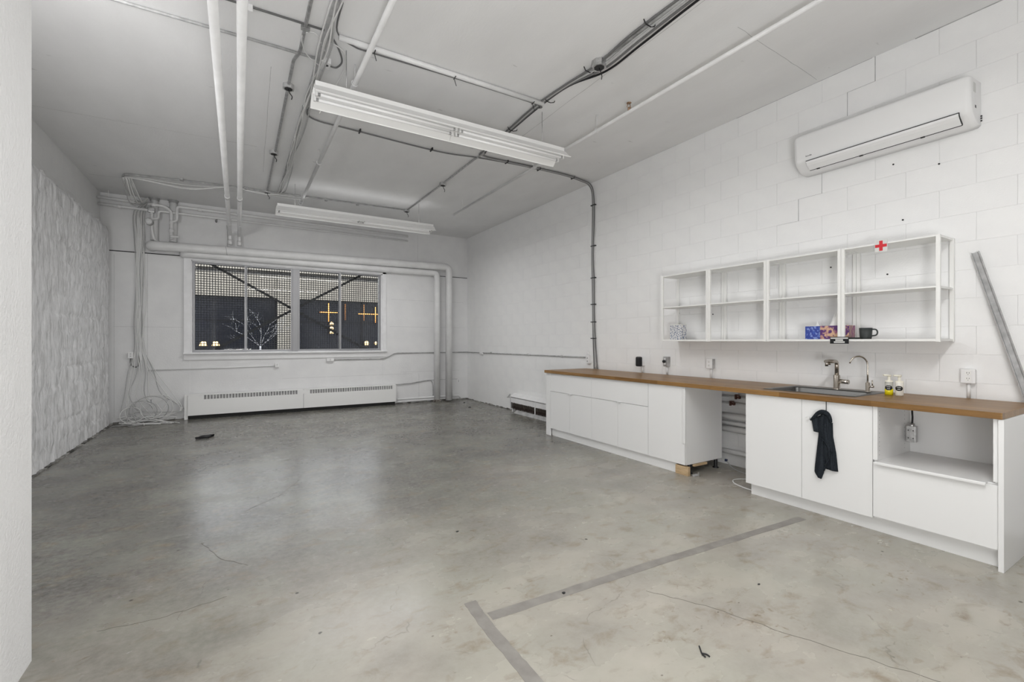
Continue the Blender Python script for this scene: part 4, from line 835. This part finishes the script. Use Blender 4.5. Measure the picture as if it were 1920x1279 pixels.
t = thing('base_cabinet', (4.04, 1.11, 0), 'white oven cabinet at the near end with an open niche over a deep drawer', 'cabinet', 'white base cabinets'); carcass(t, 0.806, 1.412)
obj('face_edge', MB().box(FXN, 1.385, 0.506, FXN+0.022, 1.4115, 0.871).box(FXN, 0.8065, 0.506, FXN+0.022, 0.828, 0.871), 'lacquer', t)
obj('niche_shelf', MB().box(FXN+0.022, 0.825, 0.478, 4.318, 1.394, 0.496), 'lacquer', t)
d = obj('drawer', MB().box(FXN, 0.8075, 0.116, FXN+0.019, 1.4105, 0.488, 0.001), 'lacquer', t)
obj('handle', MB().prism([(FXN-0.024, 0.481), (FXN-0.019, 0.481), (FXN-0.019, 0.490), (FXN+0.019, 0.490), (FXN+0.019, 0.498), (FXN-0.020, 0.497), (FXN-0.024, 0.493)], 'Y', 0.855, 1.395), 'lacquer', d)
hp = MB()
for x in (3.80, 4.22):
    for k in range(11): hp.box(x-0.003, 1.3935, 0.53+k*0.03, x+0.003, 1.3945, 0.536+k*0.03)
obj('peg_holes', hp, M['greym'], t)
for y in (0.9, 1.35):
    for x in (3.9, 4.25): obj('leg', MB().lathe([(0.028, 0), (0.028, 0.006), (0.016, 0.012), (0.016, 0.10)], (x, y, 0), 10), 'black', t)
tag(obj('end_panel', MB().box(3.728, 0.781, 0.0, 4.36, 0.8045, 0.871, 0.0015), 'lacquer'), 'white floor-length side panel at the near end of the counter', 'panel')
tag(obj('kick_board', MB().box(3.775, 3.075, 0.0, 3.791, 5.19, 0.098, 0.001), 'lacquer'), 'white kick board under the far run of cabinets', 'kick board')
tag(obj('kick_board', MB().box(3.805, 0.806, 0.0, 3.821, 2.315, 0.104, 0.001), 'lacquer'), 'white kick board under the near run of cabinets', 'kick board')
# worktop around the sink cut-out
WY0, WY1, WXa, WXb = 0.785, 5.302, 3.720, 4.484
KX0, KX1, KY0, KY1 = 3.865, 4.375, 1.580, 2.225
wt = MB(); z0, z1 = 0.872, 0.910
wt.box(WXa, WY0, z0, WXb, KY0, z1, 0.002); wt.box(WXa, KY1, z0, WXb, WY1, z1, 0.002); wt.box(WXa, KY0-0.003, z0, KX0, KY1+0.003, z1, 0.002); wt.box(KX1, KY0-0.003, z0, WXb, KY1+0.003, z1, 0.002)
tag(obj('worktop', wt, 'wood'), 'long brown oak butcher-block worktop along the right wall', 'worktop')
# sink
t = thing('sink', (4.12, 1.9, 0.91), 'rectangular stainless steel sink set into the worktop', 'sink')
rx0, rx1, ry0, ry1 = 3.845, 4.405, 1.560, 2.245
sk = MB()
def ring(x0, x1, y0, y1, r, z, n=5):
    out = []
    for (cx, cy, a0) in ((x1-r, y1-r, 0), (x0+r, y1-r, 90), (x0+r, y0+r, 180), (x1-r, y0+r, 270)):
        for k in range(n+1):
            a = math.radians(a0+90*k/n); out.append((cx+r*math.cos(a), cy+r*math.sin(a), z))
    return out
bx0, bx1, by0, by1 = 3.885, 4.275, 1.615, 2.195
rings = [ring(rx0, rx1, ry0, ry1, 0.02, 0.9105), ring(rx0+0.004, rx1-0.004, ry0+0.004, ry1-0.004, 0.02, 0.9145), ring(bx0-0.006, bx1+0.006, by0-0.006, by1+0.006, 0.055, 0.9135), ring(bx0, bx1, by0, by1, 0.05, 0.906), ring(bx0+0.012, bx1-0.012, by0+0.012, by1-0.012, 0.05, 0.76), ring(bx0+0.04, bx1-0.04, by0+0.04, by1-0.04, 0.04, 0.742)]
n = len(rings[0]); vs = [v for r in rings for v in r]
sk.add(vs, [(i*n+j, i*n+(j+1) % n, (i+1)*n+(j+1) % n, (i+1)*n+j) for i in range(len(rings)-1) for j in range(n)], True); sk.add(rings[-1], [tuple(range(n))])
obj('basin', sk, 'steel', t)
obj('drain', MB().lathe([(0.001, 0.002), (0.03, 0.002), (0.04, 0.005), (0.042, 0.0)], (4.08, 1.9, 0.742), 16), 'nickel', t)
# mixer tap
t = thing('mixer_tap', (4.333, 1.888, 0.9135), 'brushed nickel sink mixer tap with angled spout and side lever', 'tap')
fx, fy = 4.333, 1.888
obj('body', MB().lathe([(0.030, 0), (0.030, 0.006), (0.024, 0.008), (0.024, 0.118), (0.018, 0.122), (0.001, 0.122)], (fx, fy, 0.9135), 20), 'nickel', t)
obj('spout', MB().tube(elbow([(fx, fy, 1.03), (fx, fy, 1.148), (fx-0.185, fy, 1.152)], 0.035, 6), 0.0155, 14), 'nickel', t)
obj('nozzle', MB().tube([(fx-0.170, fy, 1.150), (fx-0.170, fy, 1.112)], 0.012, 12).tube([(fx-0.125, fy, 1.150), (fx-0.125, fy, 1.122)], 0.009, 12), 'nickel', t)
obj('lever', MB().tube([(fx, fy-0.02, 0.982), (fx, fy-0.085, 0.980)], 0.0175, 16).tube([(fx, fy-0.083, 0.980), (fx, fy-0.088, 0.980)], 0.0185, 16), 'nickel', t)
t = thing('filter_tap', (4.323, 1.664, 0.9135), 'thin gooseneck drinking water tap with a small lever', 'tap')
gx, gy = 4.323, 1.664; dx, dy = -0.80, 0.60
obj('base', MB().lathe([(0.020, 0), (0.020, 0.004), (0.015, 0.006), (0.015, 0.072), (0.008, 0.076), (0.001, 0.076)], (gx, gy, 0.9135), 16), 'nickel', t)
P = [(gx, gy, 0.985), (gx, gy, 1.06), (gx, gy, 1.125)]
for k in range(1, 13):
    a = math.pi*k/12*0.93; P.append((gx+dx*0.068*(1-math.cos(a)), gy+dy*0.068*(1-math.cos(a)), 1.125+0.072*math.sin(a)))
obj('neck', MB().tube(P, 0.0058, 10), 'nickel', t)
obj('lever', MB().tube([(gx, gy, 0.957), (gx, gy-0.042, 0.957)], 0.009, 12).tube([(gx, gy-0.032, 0.96), (gx, gy-0.030, 1.008)], 0.0045, 8), 'nickel', t)
# soap bottles
def bottle(x, y, clear, lab):
    t = thing('soap_bottle', (x, y, 0.91), lab, 'bottle', 'soap pump bottles by the sink')
    obj('body', MB().lathe([(0.001, 0.0), (0.024, 0.0), (0.0255, 0.004), (0.0255, 0.095), (0.023, 0.102), (0.001, 0.102)], (x, y, 0.9105), 20), 'clear' if clear else 'milky', t)
    if clear: obj('liquid', MB().lathe([(0.001, 0.0), (0.0258, 0.0), (0.0258, 0.047), (0.001, 0.047)], (x, y, 0.911), 20), 'yellow', t)
    obj('cap', MB().lathe([(0.024, 0.0), (0.024, 0.016), (0.009, 0.020), (0.009, 0.050), (0.001, 0.050)], (x, y, 1.003), 16), 'cream', t)
    obj('pump_head', MB().tube([(x+0.012, y-0.008, 1.058), (x-0.028, y+0.026, 1.060)], 0.007, 8).lathe([(0.001, 0), (0.013, 0.0), (0.013, 0.010), (0.001, 0.012)], (x, y, 1.052), 12), 'cream', t)
    # oval label bent around the bottle, facing the room
    def lab_(u, v):
        r = math.sqrt(u); a = 2*math.pi*v; th_ = math.pi+0.25+r*math.cos(a)*0.95; return (x+0.0263*math.cos(th_), y+0.0263*math.sin(th_), 0.9655+0.019*r*math.sin(a))
    l_ = obj('label', MB().grid(lab_, 4, 24), 'black', t)
    for dz, wd in ((0.008, 0.45), (-0.006, 0.35)):
        obj('lettering', MB().grid(lambda u, v: (x+0.0268*math.cos(math.pi+0.2+(u-0.5)*2*wd), y+0.0268*math.sin(math.pi+0.2+(u-0.5)*2*wd), 0.9655+dz+(v-0.5)*0.003), 8, 1), 'offwhite', l_)
bottle(4.245, 1.497, True, 'clear pump bottle part filled with yellow soap, oval black label'); bottle(4.252, 1.436, False, 'milky white pump bottle with oval black label, right of the yellow one')
# wall boxes along the counter
def wallbox(name, y0, y1, z0, z1, dep, material, lab, stem=True):
    t = thing(name, (RW-dep/2, (y0+y1)/2, z0), lab, 'outlet')
    obj('box', MB().box(RW-dep, y0, z0, RW, y1, z1, 0.006), material, t)
    if stem: obj('conduit', MB().tube([(RW-0.018, (y0+y1)/2, 0.912), (RW-0.018, (y0+y1)/2, z0)], 0.010, 8), 'plastic', t)
    return t
t = wallbox('wall_outlet', 4.155, 4.225, 1.0, 1.06, 0.05, 'plastic', 'wall outlet hidden behind a black power adapter above the worktop')
a = thing('power_adapter', (4.42, 4.19, 0.99), 'black power adapter plugged in above the far part of the worktop', 'adapter')
obj('case', MB().box(4.40, 4.15, 0.992, 4.449, 4.232, 1.118, 0.018), 'black', a)
t = wallbox('wall_outlet', 3.755, 3.825, 1.010, 1.130, 0.05, 'greym', 'grey outlet box with a black plug above the worktop')
obj('faceplate', MB().box(4.446, 3.762, 1.018, 4.452, 3.818, 1.124, 0.002), 'galv', t)
for z in (1.045, 1.10): obj('socket', MB().box(4.4445, 3.783, z-0.012, 4.448, 3.806, z+0.012), 'plastic', t)
a = thing('plug', (4.43, 3.795, 1.05), 'black plug pushed into the grey outlet box', 'plug')
obj('plug_body', MB().lathe([(0.001, 0), (0.017, 0.002), (0.019, 0.012), (0.019, 0.02), (0.001, 0.02)], (4.424, 3.80, 1.072), 14, 'X'), 'black', a)
t = wallbox('wall_outlet', 3.150, 3.225, 1.018, 1.125, 0.055, 'plastic', 'white outlet box with grey side above the middle of the worktop')
obj('side_plate', MB().box(RW-0.05, 3.147, 1.02, RW-0.006, 3.1505, 1.123), 'greym', t)
for z in (1.05, 1.09): obj('socket', MB().box(4.4435, 3.18, z-0.011, 4.4465, 3.20, z+0.011), M['offwhite'], t)
t = wallbox('wall_outlet', 1.075, 1.152, 1.018, 1.118, 0.045, 'plastic', 'white duplex outlet box on a short conduit at the near end of the worktop')
for z in (1.050, 1.090):
    s_ = obj('socket', MB().box(4.4535, 1.095, z-0.016, 4.4565, 1.128, z+0.016, 0.001), M['shelfw'], t)
    for yy in (1.105, 1.117): obj('slot', MB().box(4.4527, yy-0.0012, z-0.001, 4.4540, yy+0.0012, z+0.008), 'dark', s_)
    obj('slot', MB().box(4.4527, 1.1095, z-0.010, 4.4540, 1.1125, z-0.006), 'dark', s_)
t = wallbox('wall_outlet', 5.205, 5.285, 0.985, 1.105, 0.04, 'plastic', 'old white outlet box beside the cable drop at the far end of the worktop', False)
obj('conduit', MB().tube([(4.484, 5.255, 1.10), (4.484, 5.255, 1.17)], 0.013, 8), 'plastic', t)
for z in (1.02, 1.065): obj('socket', MB().box(4.4585, 5.235, z-0.01, 4.4615, 5.255, z+0.01), 'greym', t)
# leaning metal strut
t = thing('metal_strut', (4.45, 0.83, 0.911), 'grey perforated steel strut leaning against the wall at the right edge', 'metal strut')
p, q = Vector((4.40, 0.800, 0.912)), Vector((4.482, 1.078, 1.948)); d = (q-p).normalized(); sd = Vector((0, 1, -d.y/d.z)).normalized(); nr = d.cross(sd).normalized()
if nr.x > 0: nr = -nr
def lbar(a0, a1, b0, b1):
    vs = [P_+sd*a+nr*b for P_ in (p, q) for a, b in ((a0, b0), (a1, b0), (a1, b1), (a0, b1))]
    return MB().add(vs, [(0, 1, 2, 3), (7, 6, 5, 4), (0, 4, 5, 1), (1, 5, 6, 2), (2, 6, 7, 3), (3, 7, 4, 0)])
obj('web', lbar(-0.02, 0.02, 0.0, 0.003), 'greym', t); obj('flange', lbar(0.017, 0.020, 0.0, 0.022), 'greym', t); obj('flange', lbar(-0.020, -0.017, 0.0, 0.022), 'greym', t)
# electrical box hanging in the niche
t = thing('hanging_outlet_box', (4.23, 1.35, 0.583), 'galvanized electrical box hanging by a cord inside the oven niche', 'outlet box')
obj('box', MB().box(4.20, 1.325, 0.583, 4.25, 1.380, 0.700, 0.003), 'galv', t)
for (yy, zz_) in ((1.338, 0.612), (1.366, 0.612), (1.338, 0.668), (1.366, 0.668)): obj('screw', MB().tube([(4.202, yy, zz_), (4.198, yy, zz_)], 0.004, 8), 'dark', t)
obj('cord', MB().tube(smooth_path([(4.225, 1.352, 0.70), (4.22, 1.348, 0.76), (4.19, 1.34, 0.80), (4.17, 1.335, 0.86)], 5), 0.006, 8), 'black', t)
obj('clamp', MB().lathe([(0.016, 0), (0.016, 0.018), (0.008, 0.02)], (4.225, 1.352, 0.70), 12), 'galv', t)
obj('bracket', MB().box(4.14, 1.30, 0.850, 4.20, 1.37, 0.871, 0.003), 'black', t)
# towel on its hook
t = thing('towel_hook', (3.735, 1.70, 0.79), 'thin black over-door hook holding the towel', 'hook')
obj('hook_wire', MB().tube(elbow([(3.741, 1.700, 0.871), (3.741, 1.700, 0.79), (3.715, 1.700, 0.775), (3.712, 1.700, 0.80)], 0.01, 4), 0.0028, 8), 'black', t)
tw = MB()
def lerp_poly(pts, s):
    zs = [p[1] for p in pts]; z = zs[0]+(zs[-1]-zs[0])*s
    for i in range(len(pts)-1):
        if (pts[i][1]-z)*(pts[i+1][1]-z) <= 1e-12:
            k = (z-pts[i][1])/((pts[i+1][1]-pts[i][1]) or 1); return pts[i][0]+(pts[i+1][0]-pts[i][0])*k, z
    return pts[-1][0], z
def sheet(left, right, xb, amp, nf, ph, nu=30, nv=14, edge=0.0):
    def f(u, v):
        yl, zl = lerp_poly(left, u); yr, zr = lerp_poly(right, u); y = yl+(yr-yl)*v; z = zl+(zr-zl)*v
        bul = math.sin(math.pi*v)**0.7
        x = xb-0.014*bul-amp*(0.5+0.5*math.sin(nf*math.pi*v+ph+u*1.5))*(0.35+0.65*u)-edge*v*u
        return (x, y, z)
    return lambda u, v: f(u, v)
def thick(fn, nu, nv, th):
    mb = MB(); A = [fn(i/nu, j/nv) for i in range(nu+1) for j in range(nv+1)]; B = [(x+th, y, z) for x, y, z in A]; W = nv+1
    mb.add(A, [(i*W+j, (i+1)*W+j, (i+1)*W+j+1, i*W+j+1) for i in range(nu) for j in range(nv)], True)
    mb.add(B, [(i*W+j, i*W+j+1, (i+1)*W+j+1, (i+1)*W+j) for i in range(nu) for j in range(nv)], True)
    vs = A+B; n = len(A); per = [j for j in range(W)]+[i*W+nv for i in range(1, nu+1)]+[nu*W+j for j in range(nv-1, -1, -1)]+[i*W for i in range(nu-1, 0, -1)]
    mb.add(vs, [(per[k], per[(k+1) % len(per)], n+per[(k+1) % len(per)], n+per[k]) for k in range(len(per))], True); tw.add(mb.v, mb.f, True)
# rear layer, right-hand corner
thick(sheet([(1.735, 0.70), (1.72, 0.60), (1.71, 0.50), (1.698, 0.375)], [(1.655, 0.72), (1.652, 0.62), (1.632, 0.50), (1.620, 0.370)], 3.735, 0.008, 3, 0.3), 24, 10, 0.004)
# front left lobe with slanting lower corner
thick(sheet([(1.742, 0.66), (1.752, 0.55), (1.766, 0.40), (1.770, 0.335), (1.745, 0.300)], [(1.700, 0.60), (1.700, 0.52), (1.700, 0.42), (1.706, 0.345), (1.722, 0.295)], 3.728, 0.010, 2, 0.0), 26, 12, 0.004)
# upper gathered body, folding over to the right
thick(sheet([(1.715, 0.793), (1.745, 0.74), (1.742, 0.66), (1.720, 0.60), (1.690, 0.55)], [(1.685, 0.797), (1.660, 0.745), (1.657, 0.68), (1.652, 0.60), (1.646, 0.50)], 3.722, 0.010, 3, 1.0), 24, 12, 0.005)
# curled fold edge
tw.tube(smooth_path([(3.708, 1.716, 0.598), (3.703, 1.690, 0.575), (3.702, 1.668, 0.548), (3.704, 1.662, 0.50), (3.707, 1.672, 0.45), (3.712, 1.690, 0.40), (3.716, 1.702, 0.36)], 5), [0.004+0.004*math.sin(math.pi*k/30) for k in range(31)], 8)
# left flap and collar over the hook
thick(sheet([(1.790, 0.722), (1.786, 0.70), (1.775, 0.640)], [(1.735, 0.765), (1.735, 0.70), (1.737, 0.638)], 3.722, 0.006, 2, 0.5), 12, 8, 0.004)
tw.tube(smooth_path([(3.712, 1.793, 0.722), (3.704, 1.765, 0.752), (3.700, 1.735, 0.783), (3.700, 1.705, 0.797), (3.702, 1.675, 0.787), (3.706, 1.658, 0.755), (3.710, 1.652, 0.725)], 5), [0.006+0.010*math.sin(math.pi*k/30) for k in range(31)], 10)
tag(obj('towel', tw, 'towel'), 'black waffle-weave hand towel hanging on the sink cabinet door', 'towel')
# pipes on the wall in the appliance gap
t = thing('wall_pipe', (4.45, 2.6, 0.40), 'pair of grey-white pipes along the wall in the appliance gap', 'pipe')
for z, r in ((0.525, 0.036), (0.455, 0.022), (0.392, 0.032)): obj('pipe_run', MB().tube([(4.46, 1.6, z), (4.46, 3.6, z)], r, 10), 'paint', t)
t = thing('wall_pipe', (4.47, 2.6, 0.15), 'low white pipe along the wall near the floor in the appliance gap', 'pipe')
obj('pipe_run', MB().tube([(4.465, 1.6, 0.150), (4.465, 3.6, 0.150)], 0.026, 10), 'paint', t)
for y, z, lab in ((2.845, 0.735, 'copper valve stub, upper right one in the appliance gap'), (2.905, 0.662, 'copper valve stub, lower left one in the appliance gap')):
    t = thing('valve_stub', (4.45, y, z-0.03), lab, 'valve', 'valve stubs in the appliance gap')
    obj('pipe_run', MB().tube([(4.485, 1.6, z), (4.485, 3.4, z)], 0.012, 8), 'paint', t)
    obj('clevis', MB().tube([(4.48, y, z), (4.44, y, z)], 0.013, 8).box(4.42, y-0.028, z-0.012, 4.445, y-0.016, z+0.012).box(4.42, y+0.012, z-0.02, 4.445, y+0.024, z+0.03).box(4.425, y-0.02, z+0.018, 4.44, y+0.02, z+0.03), 'copper', t)
t = thing('floor_cable', (4.05, 2.5, 0.0), 'looped white cable on the floor in the appliance gap', 'cable')
obj('cable', MB().tube(smooth_path([(4.25, 2.25, 0.006), (4.22, 2.40, 0.006), (4.15, 2.56, 0.006), (4.03, 2.62, 0.006), (3.93, 2.55, 0.006), (3.88, 2.40, 0.006), (3.89, 2.25, 0.006)], 6), 0.0055, 7), 'cablewhite', t)
t = thing('floor_cable', (4.35, 2.75, 0.0), 'thin grey lead with a blue plug on the floor behind the cabinet leg', 'cable')
obj('cable', MB().tube(smooth_path([(4.38, 2.93, 0.07), (4.36, 2.86, 0.02), (4.32, 2.72, 0.006), (4.36, 2.55, 0.006), (4.42, 2.42, 0.006)], 6), 0.0035, 6), 'cablelight', t)
M['blue'] = mat('blue_plastic', (0.03, 0.04, 0.09), 0.4)
obj('plug', MB().box(4.37, 2.925, 0.06, 4.39, 2.95, 0.085, 0.004), 'blue', t)
tag(obj('wood_block', MB().box(3.755, 2.925, 0.0, 3.793, 3.073, 0.088, 0.003), 'pine'), 'short pine block standing at the end of the far kick board', 'wood block')
tag(obj('wood_strip', MB().box(3.86, 2.930, 0.078, 4.06, 2.952, 0.0985, 0.002), 'pine'), 'thin pine strip wedged under the narrow cabinet', 'wood strip')
t = thing('bracket_clip', (3.82, 2.90, 0), 'small grey metal clip on the floor beside the pine block', 'clip')
obj('plate', MB().box(3.80, 2.885, 0.0, 3.86, 2.91, 0.018, 0.003), 'greym', t); obj('tongue', MB().box(3.85, 2.87, 0.0, 3.856, 2.885, 0.04, 0.001), 'galv', t)

# ------------------------------------------------------------------ floor: tape and litter
def tape(pts, wd, label):
    rr = random.Random(5); P = []; W = []
    for i in range(len(pts)-1):
        for k in range(12):
            q = Vector((*pts[i], 0)).lerp(Vector((*pts[i+1], 0)), k/12); P.append((q.x+rr.uniform(-0.0015, 0.0015), q.y+rr.uniform(-0.0015, 0.0015))); W.append(wd*rr.uniform(0.92, 1.06))
    P.append(pts[-1]); W.append(wd)
    return tag(obj('floor_tape', strip(P, W, 0.0002, 0.0012), 'tape'), label, 'tape')
tape([(1.035, 1.925), (2.1, 1.885), (3.60, 1.800)], 0.062, 'long strip of worn grey tape across the floor toward the cabinets')
tape([(1.005, 2.085), (0.99, 1.9), (0.985, 1.55), (0.98, 0.9)], 0.062, 'short strip of worn grey tape on the floor running toward the viewer')
t = thing('black_tray', (-0.385, 7.46, 0), 'small black plastic piece lying on the floor before the heater', 'debris')
obj('tray_base', MB().prism([(-0.485, 7.42), (-0.34, 7.44), (-0.285, 7.54), (-0.43, 7.52)], 'Z', 0.0, 0.012), 'black', t)
obj('rim', MB().tube([(-0.485, 7.42, 0.02), (-0.34, 7.44, 0.02), (-0.285, 7.54, 0.02), (-0.43, 7.52, 0.02)], 0.012, 6, closed=True), 'black', t)
tag(obj('wire_scrap', MB().tube(smooth_path([(1.706, 1.271, 0.004), (1.688, 1.250, 0.004), (1.671, 1.229, 0.004), (1.669, 1.212, 0.004)], 5), 0.003, 6).tube(smooth_path([(1.675, 1.234, 0.005), (1.685, 1.219, 0.005), (1.686, 1.205, 0.004)], 5), 0.003, 6), 'black'), 'forked black scrap of wire on the near floor', 'wire scrap')
rr = random.Random(11)
def crumb(x, y, s, label, material='black'):
    pts = [(s*rr.uniform(0.7, 1.2)*math.cos(a), s*rr.uniform(0.5, 0.9)*math.sin(a)) for a in [k*math.pi/3 for k in range(6)]]
    tag(obj('floor_crumb', MB().prism([(x+u, y+v) for u, v in pts], 'Z', 0.0, s*0.4), material), label, 'debris', 'dark specks on the floor')
crumb(1.46, 1.905, 0.012, 'black crumb on the long tape strip')
for (x, y, s, lab) in ((3.95, 8.2, 0.03, 'dark crumb near the back right corner, larger one'), (4.16, 8.9, 0.025, 'dark flat crumb at the foot of the right wall in the back corner'), (1.30, 2.9, 0.010, 'dark speck on the floor beyond the tape'), (2.42, 1.43, 0.008, 'dark speck on the floor between tape and near cabinets')):
    crumb(x, y, s, lab)
